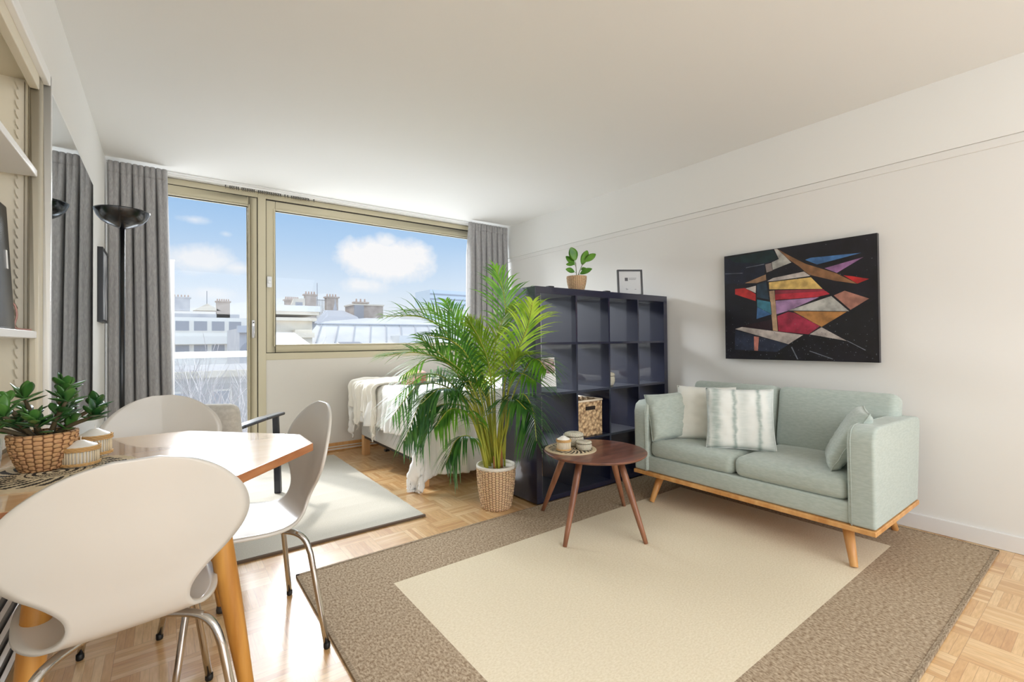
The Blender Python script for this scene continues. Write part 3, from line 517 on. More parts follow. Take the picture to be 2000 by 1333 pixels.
# ------------------------------------------------------------------ dining chairs
def shell():
    # profile: (forward y, height z, half width, edge lift)
    K = [(.232, .428, .060), (.228, .436, .110), (.212, .446, .152), (.17, .454, .183), (.10, .455, .200), (.02, .449, .207), (-.06, .443, .202), (-.115, .442, .182), (-.158, .449, .152), (-.190, .470, .125),
         (-.208, .500, .112), (-.221, .535, .118), (-.233, .575, .150), (-.246, .615, .194), (-.259, .660, .228), (-.270, .705, .238), (-.281, .755, .223), (-.291, .798, .190), (-.300, .833, .146), (-.306, .857, .097), (-.309, .872, .040)]
    n = 64; mm = len(K)-1
    def prof(t):
        s = t*mm; i = min(int(s), mm-1); f = s-i
        g = [K[max(i-1, 0)], K[i], K[i+1], K[min(i+2, mm)]]
        return [.5*((2*g[1][j])+(g[2][j]-g[0][j])*f+(2*g[0][j]-5*g[1][j]+4*g[2][j]-g[3][j])*f*f+(3*g[1][j]-g[0][j]-3*g[2][j]+g[3][j])*f**3) for j in range(3)]
    def fn(u, v):
        y, z, w_ = prof(u); a = (v-.5)*2; x = w_*a; back = min(1, max(0, (z-.455)/.16)) if u > .4 else 0
        y2 = y + back*.045*(abs(x)/.26)**2; z2 = z + (1-back)*.010*(abs(x)/.22)**2*(1 if u > .2 else u*10-1)
        return (x, y2, z2)
    m = MB(); m.grid(fn, 80, 20); return m
def make_chair(label):
    t = thing('dining_chair', label, 'chair', (0, 0, 0))
    s_ = obj('seat_shell', shell(), chairwhite, t, smooth=True, world=False, solid=.011)
    hub = MB(); rbox(hub, (0, -.01, .424), (.17, .17, .016), .006); obj('hub_plate', hub, mat('grey_steel', (120, 120, 122), .35, .8), t, world=False)
    for sx, sy in ((-1, 1), (1, 1), (-1, -1), (1, -1)):
        p = [(sx*.03, sy*.04-.01, .418), (sx*.10, sy*.10-.01, .420), (sx*.145, sy*.145-.01, .414), (sx*.170, sy*.172-.01, .388), (sx*.184, sy*.186-.01, .34), (sx*.235, sy*.232-.005, .012)]
        pts = bez(p[:5], 14) + [Vector(p[4]).lerp(Vector(p[5]), k/3) for k in (1, 2, 3)]
        l = MB(); l.tube(pts, .0105, 14); lo = obj('leg', l, chrome, t, smooth=True, world=False)
        f_ = MB(); q = Vector(p[5]); f_.lathe([(0, 0), (.010, 0), (.0122, .005), (.0118, .020), (0, .022)], (q.x, q.y, 0), 14); obj('foot_cap', f_, blk_rubber, lo, smooth='auto', world=False)
    return t
ch = make_chair('white moulded dining chair nearest the camera, seen from behind')
ch.location = (-.088, 1.585, 0); ch.rotation_euler = (0, 0, math.radians(7)); ch['group'] = 'white dining chairs'
dup(ch, (.225, 1.985, 0), math.radians(94), 'white moulded dining chair at the right end of the table, seen in profile', 'white dining chairs')
dup(ch, (-.01, 2.46, 0), math.radians(180), 'white moulded dining chair on the far side of the table, only its backrest showing', 'white dining chairs')

# ------------------------------------------------------------------ dining table
TT = .75
tb = thing('dining_table', 'oak dining table with clipped corners against the left alcove', 'table', (0, 1.95, 0))
poly = [(-.448, 1.49), (.165, 1.49), (.44, 1.795), (.44, 2.0), (.085, 2.385), (-.448, 2.385)]
top = MB(); top.prism(poly, TT-.028, TT, 0, 1)
wood_top = mat('pale_oak_lacquer', (226, 190, 150), .22, vary=(2.2, (214, 172, 126), 6, (1, 9, 1)), coat=1, spec=.8)
obj('tabletop', top, [wood_top, mat('oak_edge', (182, 126, 84), .4, vary=(5, (156, 98, 60), 5, (1, 1, 8)))], tb, bevel=.0025)
obj('apron', MB().box(-.30, .10, 1.60, 1.62, TT-.09, TT-.029).box(-.30, .10, 2.26, 2.28, TT-.09, TT-.029).box(-.30, -.28, 1.62, 2.26, TT-.09, TT-.029).box(.08, .10, 1.62, 2.26, TT-.09, TT-.029), honey, tb)
for a, b2 in (((.105, 1.60), (.205, 1.565)), ((-.23, 1.60), (-.285, 1.53)), ((.10, 2.22), (.19, 2.27)), ((-.30, 2.24), (-.36, 2.29))):
    l = MB(); pts = [Vector((a[0], a[1], TT-.029)).lerp(Vector((b2[0], b2[1], .03)), k/6) for k in range(7)]
    l.tube(pts, [.030, .031, .030, .028, .025, .021, .018], 20); lo = obj('leg', l, honey, tb, smooth='auto')
    f_ = MB(); f_.lathe([(0, 0), (.02, 0), (.021, .012), (.018, .03), (0, .03)], (b2[0], b2[1], 0), 16); obj('glide_cap', f_, mat('grey_glide', (70, 66, 64), .4, .4), lo, smooth='auto')

# things on the dining table
mt_ = weave_mat('placemat_fibre', (196, 178, 148), (40, 34, 30), 120, rows=90)
def placemat(name, label, c, r, seed, z):
    t = thing(name, label, 'placemat', (c[0], c[1], z)); rnd = random.Random(seed)
    m = MB(); nt_, nr = 96, 26
    def f(u, v): 
        a = u*2*PI; rr = r*v; return (c[0]+rr*math.cos(a), c[1]+rr*math.sin(a), z+.004+.0016*abs(math.sin(v*nr*PI))+.0007*math.sin(a*60))
    m.grid(f, nt_, nr*3); m.lathe([(r, 0), (r, .004)], (c[0], c[1], z), nt_); m.fix = False
    N_ = bpy.data.materials.new('black_and_straw_braid'); N_.use_nodes = True; nt = N_.node_tree; b = nt.nodes['Principled BSDF']; L = nt.links.new
    def M(op, a, c2=None):
        n = nt.nodes.new('ShaderNodeMath'); n.operation = op
        for i, v in enumerate((a, c2)):
            if v is None: continue
            if isinstance(v, (int, float)): n.inputs[i].default_value = v
            else: L(v, n.inputs[i])
        return n.outputs[0]
    tc = nt.nodes.new('ShaderNodeTexCoord'); sp = nt.nodes.new('ShaderNodeSeparateXYZ'); L(tc.outputs['Object'], sp.inputs[0])
    rr = M('SQRT', M('ADD', M('MULTIPLY', sp.outputs[0], sp.outputs[0]), M('MULTIPLY', sp.outputs[1], sp.outputs[1]))); rn = M('DIVIDE', rr, r)
    th = M('ARCTAN2', sp.outputs[1], sp.outputs[0])
    zig = M('SINE', M('ADD', M('MULTIPLY', th, 26), M('MULTIPLY', rn, 22))); ring = M('MULTIPLY', M('GREATER_THAN', rn, .42), M('LESS_THAN', rn, .86))
    dark = M('MULTIPLY', ring, M('GREATER_THAN', zig, -.05)); core = M('MULTIPLY', M('LESS_THAN', rn, .34), M('GREATER_THAN', M('SINE', M('MULTIPLY', rn, 60)), .2)); dk = M('MAXIMUM', dark, core)
    mx = nt.nodes.new('ShaderNodeMix'); mx.data_type = 'RGBA'; L(dk, mx.inputs[0]); mx.inputs[6].default_value = lin((204, 188, 158)); mx.inputs[7].default_value = lin((58, 52, 46))
    L(mx.outputs[2], b.inputs['Base Color']); b.inputs['Roughness'].default_value = .9
    obj('braid', m, N_, t, smooth=False); return t
placemat('round_placemat', 'black and straw braided placemat under the succulent on the dining table', (-.255, 1.845), .19, 1, TT)

def basket_pot(t, c, z0, r0, r1, h, m, rim=None, n=48, wave=.0016):
    b = MB(); S_ = 22; pr = []
    for i in range(S_+1):
        k = i/S_; pr.append((r0+(r1-r0)*math.sin(k*PI/2)**.9, k*h))
    vs = []
    full = pr + [(r1-.008, h+.001), (r1-.010, h-.03), (r1-.014, h-.032)]
    for j, (rr, z) in enumerate(full):
        for k in range(n*2):
            w_ = wave*math.sin(k/2*PI*1.0)*(1 if (j//2) % 2 else -1) if j <= S_ else 0
            vs.append((c[0]+(rr+w_)*math.cos(PI*k/n), c[1]+(rr+w_)*math.sin(PI*k/n), z0+z))
    nn = n*2; fs = [(j*nn+k, j*nn+(k+1) % nn, (j+1)*nn+(k+1) % nn, (j+1)*nn+k) for j in range(len(full)-1) for k in range(nn)]; fs.append(tuple(range(nn-1, -1, -1)))
    b.add(vs, fs); obj('woven_pot', b, m, t, smooth=True)
def leaf(mb, base, dirv, L, W, th=.004, droop=.15, up=(0, 0, 1), mi=0, fold=.1, ob=1):
    d = Vector(dirv).normalized(); s = d.cross(Vector(up)); s = s.normalized() if s.length > 1e-4 else Vector((1, 0, 0)); n_ = s.cross(d).normalized(); base = Vector(base); vs = []; R_, Q = 7, 4
    top = []; bot = []
    for i in range(R_+1):
        k = i/R_; w_ = W*.5*(math.sin(PI*min(1, k**ob*.92+.05))**.75); c = base + d*(L*k) - Vector((0, 0, 1))*(droop*L*k*k)
        for j in range(Q+1):
            a = (j/Q-.5)*2; e = c + s*(a*w_) + n_*(fold*w_*abs(a)); tk_ = th*(1-abs(a)**2)*math.sin(PI*min(1, k*.96+.03)); top.append(e+n_*tk_*.5); bot.append(e-n_*tk_*.5)
    o = len(top); fs = []
    for i in range(R_):
        for j in range(Q):
            a = i*(Q+1)+j; fs += [(a, a+1, a+Q+2, a+Q+1), (o+a+Q+1, o+a+Q+2, o+a+1, o+a)]
    mb.add(top+bot, fs, mi)
suc = thing('jade_plant', 'green jade succulent in a wicker pot on the dining table', 'plant', (-.290, 1.905, TT+.006))
wick = weave_mat('wicker_tan', (206, 150, 98), (104, 60, 30), 22, rows=75)
basket_pot(suc, (-.290, 1.905), TT+.0065, .048, .076, .108, wick, wave=.0025)
so = MB(); so.lathe([(0, .085), (.067, .085), (.067, .092), (0, .097)], (-.290, 1.905, TT+.007), 24); obj('soil', so, mat('dark_soil', (34, 30, 34), .9, bump=(90, .8, .01)), suc)
jade = leaf_mat('jade_green', (38, 82, 40), (82, 132, 58), .28, .12)
rnd = random.Random(12); sc_c = Vector((-.290, 1.905, TT+.098))
BR = [(-2.7, 1.15, .135), (-2.2, .85, .12), (2.9, 1.0, .125), (2.2, .55, .13), (.2, .9, .12), (-.4, 1.1, .12), (-.9, .6, .13), (1.2, .85, .11), (-1.6, .95, .10), (.7, .25, .14), (-2.9, .5, .12)]
for a, tilt, L_ in BR:
    d = Vector((math.cos(a)*math.sin(tilt), math.sin(a)*math.sin(tilt), math.cos(tilt))); p1 = sc_c+Vector((math.cos(a)*.02, math.sin(a)*.02, 0)); p2 = p1+d*L_
    m = MB(); m.tube(bez([p1, p1.lerp(p2, .5)+Vector((0, 0, .008)), p2], 6), [.006]*5+[.005, .004], 8); br = obj('branch', m, mat('jade_stem', (84, 72, 48), .7), suc, smooth=True)
    lf = MB()
    for j in range(13):
        h_ = rnd.uniform(.35, 1.0) if j < 7 else 1.0; q = p1.lerp(p2, h_); aa = j*2.4+rnd.uniform(-.3, .3); e = rnd.uniform(-.1, .5) if j < 9 else rnd.uniform(.5, 1.2)
        dd = Vector((math.cos(aa)*math.cos(e), math.sin(aa)*math.cos(e), math.sin(e)))*.9 + d*.35
        leaf(lf, q, dd, rnd.uniform(.044, .064), rnd.uniform(.026, .034), .007, .04, ob=1.35)
    obj('leaves', lf, jade, br, smooth=True)
def jar(name, label, c, z, r, h, seed):
    t = thing(name, label, 'candle', (c[0], c[1], z)); s = Vector((c[0], c[1], z))
    m = MB(); m.lathe([(0, 0), (r, 0), (r, h*.74), (r*.98, h*.77), (r*.6, h*.87), (.010, h*.965), (0, h*.97)], (c[0], c[1], z+.001), 40); obj('wax', m, mat('white_wax', (240, 238, 232), .45, sheen=.1), t, smooth='auto')
    m = MB(); m.tube([(c[0], c[1], z+h*.96), (c[0]+.001, c[1], z+h*.97+.014)], .0013, 6); obj('wick', m, mat('wick_white', (230, 226, 220), .8), t)
    m = MB(); n = 34
    for k in range(n):
        a = 2*PI*k/n; m.tube([(c[0]+(r+.002)*math.cos(a), c[1]+(r+.002)*math.sin(a), z+.002), (c[0]+(r+.002)*math.cos(a), c[1]+(r+.002)*math.sin(a), z+h*.62)], .0022, 6)
    obj('sleeve_canes', m, mat('pale_cane', (222, 206, 176), .6), t, smooth=True)
    m = MB()
    for zz, ph_ in ((.60, 0), (.66, 1), (.72, 0), (.05, 1), (.10, 0)): m.tube([(c[0]+(r+.004+.0016*math.sin(k*PI/2+ph_*PI))*math.cos(2*PI*k/68), c[1]+(r+.004+.0016*math.sin(k*PI/2+ph_*PI))*math.sin(2*PI*k/68), z+h*zz+.002) for k in range(69)], .0026, 6, caps=False)
    obj('woven_band', m, mat('rattan_strand', (206, 166, 110), .7), t, smooth=True)
jar('candle', 'white candle in a rattan sleeve beside the succulent, the nearer of two', (-.207, 1.89), TT+.0065, .040, .076, 1)
jar('candle', 'white candle in a rattan sleeve by the succulent, the farther of two', (-.188, 2.035), TT+.0065, .040, .088, 2)
tg = thing('tea_glass', 'glass cup with a tan lower half at the left edge of the dining table', 'glass', (-.415, 1.97, TT))
tg.location = (-.416, 1.93, TT); _loc[tg.name] = Vector((-.416, 1.93, TT))
m = MB(); m.lathe([(0, .0), (.030, 0), (.036, .05), (.037, .10), (.034, .10), (.033, .05), (.028, .006), (0, .006)], (-.416, 1.93, TT+.001), 32); obj('glass', m, jarglass, tg, smooth='auto')
m = MB(); m.lathe([(0, .007), (.027, .007), (.0325, .055), (0, .055)], (-.416, 1.93, TT+.001), 28); obj('filling', m, mat('tan_filling', (206, 158, 110), .4), tg)
# ------------------------------------------------------------------ armchair
ac = thing('armchair', 'grey upholstered armchair with dark wooden arms half hidden behind the dining table', 'armchair', (.30, 3.55, 0), 0)
A = Vector((.32, 3.20, 0)); B = Vector((.665, 3.745, 0)); ax = (B-A).normalized(); sd = Vector((-ax.y, ax.x, 0))   # side frame runs A->B, chair lies to the left
dwood = mat('black_stained_wood', (26, 28, 38), .35, coat=.3); upg = mat('light_grey_upholstery', (196, 190, 180), .9, bump=(400, .3, .001), sheen=.2, vary=(50, (182, 176, 166), 3))
def W(a, s, z): return A + ax*a + sd*s + Vector((0, 0, z))
for s_ in (0, .60):
    m = MB(); m.beam(W(.66, s_, 0.012), W(.62, s_, .585), .034, .046, up=sd, w2=.03, h2=.04); obj('leg', m, dwood, ac, bevel=.005)
    m = MB(); m.beam(W(-.10, s_, 0.012), W(.02, s_, .575), .034, .046, up=sd, w2=.03, h2=.04); obj('leg', m, dwood, ac, bevel=.005)
    m = MB(); pts = [W(-.12, s_, .595), W(.1, s_, .60), (W(.4, s_, .60)), W(.72, s_, .588)]
    for i in range(3):
        ws = [.05, .062, .075, .06]; m.beam(pts[i], pts[i+1], ws[i], .022, w2=ws[i+1])
    obj('armrest', m, dwood, ac, bevel=.008)
    m = MB(); m.beam(W(-.02, s_, .25), W(.64, s_, .33), .025, .04); obj('side_rail', m, dwood, ac, bevel=.004)
R3 = Matrix.Rotation(math.atan2(ax.y, ax.x), 3, 'Z')
m = MB(); rbox(m, W(.30, .30, .37), (.66, .52, .13), .04, 3, .02, R3 @ E(0, -6, 0)); obj('seat_cushion', m, upg, ac, smooth=True)
m = MB(); rbox(m, W(-.045, .25, .55), (.12, .66, .44), .055, 4, 0, R3 @ E(0, -12, 0)); obj('backrest', m, upg, ac, smooth=True)
m = MB(); rbox(m, W(-.112, .25, .535), (.012, .46, .34), .005, 2, 0, R3 @ E(0, -12, 0)); obj('back_panel', m, mat('taupe_panel', (176, 166, 152), .9, bump=(300, .3, .001)), ac, smooth=True)

# ------------------------------------------------------------------ shelving unit
su = thing('shelving_unit', 'black four by four open cube shelving unit standing as a room divider', 'shelving unit', (2.76, 2.585, 0))
shblk = mat('black_lacquer', (14, 19, 46), .34, coat=.8, spec=.6, bump=(12, .05, .002))  # blue in the base colour stands in for sky sheen on black
sx0, sx1, sy0, sy1, sh_ = 2.017, 3.507, 2.390, 2.780, 1.490; ft = .048
obj('top_board', MB().box(sx0, sx1, sy0, sy1, sh_-ft, sh_), shblk, su, bevel=.002)
obj('bottom_board', MB().box(sx0, sx1, sy0, sy1, .0135, ft), shblk, su, bevel=.002)
obj('side_board', MB().box(sx0, sx0+ft, sy0+.001, sy1-.001, ft, sh_-ft), shblk, su)
obj('side_board', MB().box(sx1-ft, sx1, sy0+.001, sy1-.001, ft, sh_-ft), shblk, su)
cw = (sx1-sx0-2*ft-3*.016)/4; czh = (sh_-2*ft-3*.016)/4
for i in range(3): x = sx0+ft+(i+1)*cw+i*.016; obj('divider', MB().box(x, x+.016, sy0+.003, sy1-.003, ft, sh_-ft), shblk, su)
for j in range(3):
    for i in range(4):
        x = sx0+ft+i*(cw+.016); z = ft+(j+1)*czh+j*.016; obj('shelf', MB().box(x, x+cw, sy0+.003, sy1-.003, z, z+.016), shblk, su)
def cz(j): return ft+j*(czh+.016)          # floor height of row j (0 = bottom)
def cx(i): return sx0+ft+i*(cw+.016)

# things on and in the shelving unit
for x, lbl in ((2.295, 'small black bracket on top of the shelving unit near its left corner'), (2.915, 'small black bracket on top of the shelving unit next to the framed card')):
    t = thing('wall_bracket', lbl, 'bracket', (x, 2.55, sh_), group='black brackets on the shelving unit')
    obj('plate', MB().box(x-.020, x+.020, 2.52, 2.58, sh_+.001, sh_+.012), black_m, t, bevel=.002); obj('clip', MB().box(x-.026, x+.026, 2.53, 2.57, sh_+.012, sh_+.030), black_m, t, bevel=.003)
rp = thing('rubber_plant', 'small broad-leaved plant in a seagrass pot on top of the shelving unit', 'plant', (2.573, 2.55, sh_))
sgr = weave_mat('seagrass_tan', (204, 164, 120), (112, 76, 46), 30, rows=100)
basket_pot(rp, (2.573, 2.55), sh_+.001, .052, .077, .122, sgr, wave=.0015)
m = MB(); m.lathe([(0, .09), (.066, .09), (.066, .1), (0, .104)], (2.573, 2.55, sh_), 20); obj('soil', m, mat('dark_soil', (34, 30, 34)), rp)
fig = leaf_mat('ficus_green', (72, 130, 40), (112, 164, 56), .3, .25); st0 = Vector((2.573, 2.55, sh_+.10)); rr3 = Vector((.807, -.59, 0)); ff3 = Vector((.59, .807, 0))
stm = mat('plant_stem', (96, 92, 60), .7)
def shoot(parent, p, q, lv, mid=None):
    pts = bez([p, (mid or p.lerp(q, .5)+Vector((0, 0, .004))), q], 8); m = MB(); m.tube(pts, .0028, 7); s = obj('stem', m, stm, parent, smooth=True)
    for d, L_, W_, at_ in lv:
        l = MB(); k = pts[int(at_*8)]; e = k+Vector(d).normalized()*.018; l.tube([k, e], .0015, 5); leaf(l, e, d, L_, W_, .002, .08, up=-ff3+Vector((0, 0, .35)), fold=.18); obj('leaf', l, fig, s, smooth=True)
V = lambda a, c, z: rr3*a+ff3*c+Vector((0, 0, z))
shoot(rp, st0, st0+V(-.005, 0, .13), [(V(-.35, -.3, 1), .115, .075, 1), (V(-.75, .1, .9), .10, .05, .8), (V(-1.6, -.2, .1), .06, .035, .9), (V(-1, -.3, .35), .075, .045, .45), (V(-.7, -.5, .15), .06, .04, .12)])
shoot(rp, st0, st0+V(.05, -.01, .125), [(V(.35, .1, 1), .13, .06, .8), (V(.95, -.1, .75), .105, .055, 1), (V(.9, -.3, .45), .10, .045, .35), (V(.5, .4, .3), .06, .03, .5)])
fr_ = thing('framed_card', 'black framed white card leaning on top of the shelving unit', 'picture frame', (3.20, 2.52, sh_))
ang = math.radians(-38); fc = Vector((3.195, 2.53, sh_+.002)); Rf = Matrix.Rotation(math.radians(-33), 3, 'Z') @ E(-5, 0, 0)
def fbx(mb, x0, x1, y0, y1, z0, z1):
    o = len(mb.v); mb.box(x0, x1, y0, y1, z0, z1)
    for i in range(o, len(mb.v)): mb.v[i] = tuple(Rf @ Vector(mb.v[i]) + fc)
m = MB(); W2, H2, b2 = .108, .225, .013
for a in ((-W2, -W2+b2, 0, H2), (W2-b2, W2, 0, H2), (-W2+b2, W2-b2, 0, b2), (-W2+b2, W2-b2, H2-b2, H2)): fbx(m, a[0], a[1], -.008, .014, a[2], a[3])
obj('frame', m, mat('black_frame', (30, 32, 38)), fr_)
m = MB(); fbx(m, -W2+b2, W2-b2, 0, .008, b2, H2-b2); obj('card', m, mat('light_grey_card', (196, 198, 200), .5), fr_)
m = MB(); fbx(m, -.044, -.018, -.0015, 0, .128, .156); fbx(m, -.01, .055, -.0012, 0, .150, .153); fbx(m, -.01, .05, -.0012, 0, .140, .1425); obj('printed_emblem', m, mat('dark_print', (70, 72, 78), .5), fr_)
m = MB(); fbx(m, -.036, -.031, -.0012, 0, .050, .066); fbx(m, -.028, -.020, -.0012, 0, .052, .060); fbx(m, .038, .052, -.0012, 0, .054, .058); obj('printed_lines', m, mat('grey_print2', (130, 132, 138), .5), fr_)
# desk calendar
dc = thing('desk_calendar', 'standing desk calendar with a floral picture in the left cube', 'calendar', (2.20, 2.46, cz(2)))
Rf = Matrix.Rotation(math.radians(-25), 3, 'Z') @ E(-12, 0, 0); fc = Vector((2.172, 2.455, cz(2)+.003))
m = MB(); fbx(m, -.072, .072, 0, .004, 0, .245); obj('card', m, mat('white_card', (226, 226, 226), .5), dc)
m = MB(); fbx(m, -.066, .068, -.0012, 0, .130, .236); obj('floral_picture', m, mat('floral_print', (206, 178, 180), .5, vary=(42, (92, 62, 60), 5)), dc)
m = MB(); fbx(m, -.072, .072, -.004, .006, 0, .036); obj('green_footer', m, mat('deep_green_card', (24, 54, 52), .45), dc)
Rf2 = Rf; m = MB(); Rf = Matrix.Rotation(math.radians(-25), 3, 'Z') @ E(12, 0, 0); fc = Vector((2.172+.048, 2.455+.100, cz(2)+.003)); fbx(m, -.072, .072, 0, .004, 0, .235); obj('rear_flap', m, mat('white_card', (226, 226, 226)), dc)
# round lidded basket in the third cube
straw = weave_mat('pale_straw', (240, 232, 208), (170, 158, 126), 46, rows=120, strength=.8)
def round_basket(name, label, c, z, r, h, grp=None, lidded=True, m_=None):
    t = thing(name, label, 'basket', (c[0], c[1], z), group=grp); m_ = m_ or straw
    b = MB(); b.lathe([(0, 0), (r*.72, 0), (r*.9, h*.12), (r, h*.36), (r*.99, h*.58), (r*.93, h*.72), (r*.90, h*.74)] + ([(0, h*.74)] if lidded else [(r*.84, h*.70), (r*.8, h*.15), (0, h*.12)]), (c[0], c[1], z+.001), 40); obj('body', b, m_, t, smooth=True)
    if lidded:
        b = MB(); b.lathe([(r*.97, h*.745), (r*1.0, h*.80), (r*.95, h*.92), (r*.7, h*.99), (0, h)], (c[0], c[1], z+.001), 40); obj('lid', b, m_, t, smooth=True)
        b = MB(); b.tube([(c[0]+r*.965*math.cos(2*PI*k/40), c[1]+r*.965*math.sin(2*PI*k/40), z+h*.75) for k in range(41)], .002, 6, caps=False); obj('dark_binding', b, mat('straw_binding', (92, 80, 58), .8), t, smooth=True)
    return t
round_basket('round_basket', 'small round straw basket in the third cube of the second row', (2.845, 2.50), cz(2), .066, .105)
# square wicker basket
wb = thing('wicker_basket', 'tall square water hyacinth basket in the second cube of the third row', 'basket', (2.575, 2.56, cz(1)))
hy = weave_mat('water_hyacinth', (214, 172, 122), (112, 74, 42), 34, rows=62, strength=1)
bx0, bx1, by0, by1, bz0 = 2.435, 2.700, 2.42, 2.70, cz(1)+.002; bz1 = bz0+.262; th = .012
m = MB()
def panel(p0, p1, nrm, m=m):
    p0, p1, nrm = Vector(p0), Vector(p1), Vector(nrm)
    def f(u, v):
        p = p0.lerp(p1, u); a = math.sin(u*PI*9); b = math.sin(v*PI*10); return tuple(p + Vector((0, 0, v*(bz1-bz0))) + nrm*(.006*a*b))
    m.grid(f, 54, 50)
panel((bx0, by0, bz0), (bx1, by0, bz0), (0, -1, 0)); panel((bx1, by0, bz0), (bx1, by1, bz0), (1, 0, 0)); panel((bx1, by1, bz0), (bx0, by1, bz0), (0, 1, 0)); panel((bx0, by1, bz0), (bx0, by0, bz0), (-1, 0, 0))
def hyac():
    m = bpy.data.materials.new('hyacinth_plait'); m.use_nodes = True; nt = m.node_tree; b = nt.nodes['Principled BSDF']; tc = nt.nodes.new('ShaderNodeTexCoord'); mp = nt.nodes.new('ShaderNodeMapping'); mp.inputs['Rotation'].default_value = (.6, .6, .78)
    vo = nt.nodes.new('ShaderNodeTexVoronoi'); vo.inputs['Scale'].default_value = 42; r = nt.nodes.new('ShaderNodeValToRGB'); L = nt.links.new
    L(tc.outputs['Object'], mp.inputs[0]); L(mp.outputs[0], vo.inputs[0]); L(vo.outputs['Distance'], r.inputs[0]); r.color_ramp.elements[0].color = lin((228, 196, 152)); r.color_ramp.elements[0].position = .2
    r.color_ramp.elements[1].color = lin((96, 60, 34)); r.color_ramp.elements[1].position = 1.0; L(r.outputs[0], b.inputs['Base Color']); b.inputs['Roughness'].default_value = .8
    bp = nt.nodes.new('ShaderNodeBump'); bp.invert = True; bp.inputs['Distance'].default_value = .01; L(vo.outputs['Distance'], bp.inputs['Height']); L(bp.outputs[0], b.inputs['Normal']); return m
hym = hyac()
obj('woven_wall', m, hym, wb, smooth=True, solid=.008, offset=-1)
m = MB().box(bx0+.005, bx1-.005, by0+.005, by1-.005, bz0, bz0+.01); obj('base', m, hym, wb)
m = MB()
for a, b2 in (((bx0, by0), (bx1, by0)), ((bx1, by0), (bx1, by1)), ((bx1, by1), (bx0, by1)), ((bx0, by1), (bx0, by0))): m.tube([(a[0], a[1], bz1), (b2[0], b2[1], bz1)], .008, 10)
obj('rim', m, mat('pale_rim', (232, 216, 192), .7), wb, smooth=True)
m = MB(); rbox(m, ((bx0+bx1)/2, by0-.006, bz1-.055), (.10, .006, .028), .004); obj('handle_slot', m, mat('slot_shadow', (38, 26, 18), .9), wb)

# ------------------------------------------------------------------ coffee table
walnut = mat('walnut', (134, 84, 64), .36, vary=(2.6, (92, 54, 42), 6, (1.2, 7, 1)), coat=.25)
walleg = mat('walnut_leg', (146, 98, 70), .4, vary=(3, (110, 68, 48), 5, (6, 6, .7)))
cc = Vector((2.085, 1.930)); CT = .457
ctb = thing('coffee_table', 'round walnut coffee table on four splayed legs in front of the sofa', 'coffee table', (cc.x, cc.y, 0))
m = MB(); m.lathe([(0, CT-.024), (.262, CT-.024), (.292, CT-.016), (.303, CT-.006), (.304, CT-.002), (.300, CT), (0, CT)], (cc.x, cc.y, 0), 80); obj('tabletop', m, walnut, ctb, smooth='auto')
for q in ((1.984, 2.296), (1.728, 1.823), (2.103, 1.582), (2.467, 2.028)):
    q = Vector(q); d = (q-cc); a = cc+d*.52; l = MB(); pts = [Vector((a.x, a.y, CT-.025)).lerp(Vector((q.x, q.y, .0115)), k/5) for k in range(6)]
    l.tube(pts, [.019, .0195, .0185, .0165, .0145, .0115], 18); obj('leg', l, walleg, ctb, smooth='auto')
placemat('round_placemat', 'straw and black braided placemat on the coffee table', (1.985, 2.035), .155, 2, CT)
jar('candle', 'white candle in a rattan sleeve on the walnut coffee table', (1.915, 2.02), CT+.0065, .038, .088, 3)
round_basket('lidded_basket', 'larger lidded straw pot on the coffee table placemat', (2.055, 2.075), CT+.0065, .060, .082, 'lidded straw pots on the coffee table')
round_basket('lidded_basket', 'smaller lidded straw pot at the front of the coffee table placemat', (2.020, 1.955), CT+.0065, .046, .054, 'lidded straw pots on the coffee table')

# ------------------------------------------------------------------ sofa
sf = thing('sofa', 'two seater sage green sofa on an oak plinth against the right wall', 'sofa', (3.05, 1.40, 0))
sage = mat('sage_fabric', (174, 184, 177), .88, bump=(420, .35, .0012), vary=(35, (163, 174, 167), 3, (1, 1, 4)), sheen=.25)
SY0, SY1, SX0, SX1 = .722, 2.090, 2.66, 3.50; AW = .112
m = MB(); rbox(m, ((SX0+3.375)/2-.004, (SY0+SY1)/2, .203), (3.375-SX0+.008, SY1-SY0+.004, .024), .003, 1); obj('plinth', m, oak, sf)
m = MB(); rbox(m, ((SX0+3.37)/2+.004, (SY0+SY1)/2, .268), (3.37-SX0-.012, SY1-SY0-2*AW+.02, .104), .012, 3); obj('base_upholstery', m, sage, sf, smooth=True)
for y in (SY0+AW/2, SY1-AW/2):
    m = MB(); o = len(m.v)
    prof = [(SX0, .216), (SX0-.004, .62), (SX0+.012, .672), (SX0+.05, .692), (SX0+.10, .694), (3.30, .680), (3.415, .672), (3.435, .65), (3.43, .60), (3.365, .216)]
    n = len(prof); vs = [(x, y-AW/2, z) for x, z in prof] + [(x, y+AW/2, z) for x, z in prof]
    m.add(vs, [tuple(range(n-1, -1, -1)), tuple(range(n, 2*n))] + [(i, (i+1) % n, n+(i+1) % n, n+i) for i in range(n)]); ao = obj('arm', m, sage, sf, bevel=.018)
    pp = MB(); pp.tube([(x-.001 if i < 3 else x, y+(AW/2-.017)*(1 if y > 1.4 else -1)*-1, z+.001) for i, (x, z) in enumerate(prof[:7])], .0022, 6); obj('seam_piping', pp, sage, ao, smooth=True)
m = MB(); rbox(m, (3.36, (SY0+SY1)/2, .44), (.10, SY1-SY0-2*AW+.01, .44), .03, 3, 0, E(0, 8, 0)); obj('back_frame', m, sage, sf, smooth=True)
ym = 1.398; yi0, yi1 = SY0+AW+.004, SY1-AW-.004
for a, b2 in ((yi0, ym-.003), (ym+.003, yi1)):
    m = MB(); rbox(m, (2.97, (a+b2)/2, .376), (.60, b2-a, .118), .042, 4, .014); c_ = obj('seat_cushion', m, sage, sf, smooth=True)
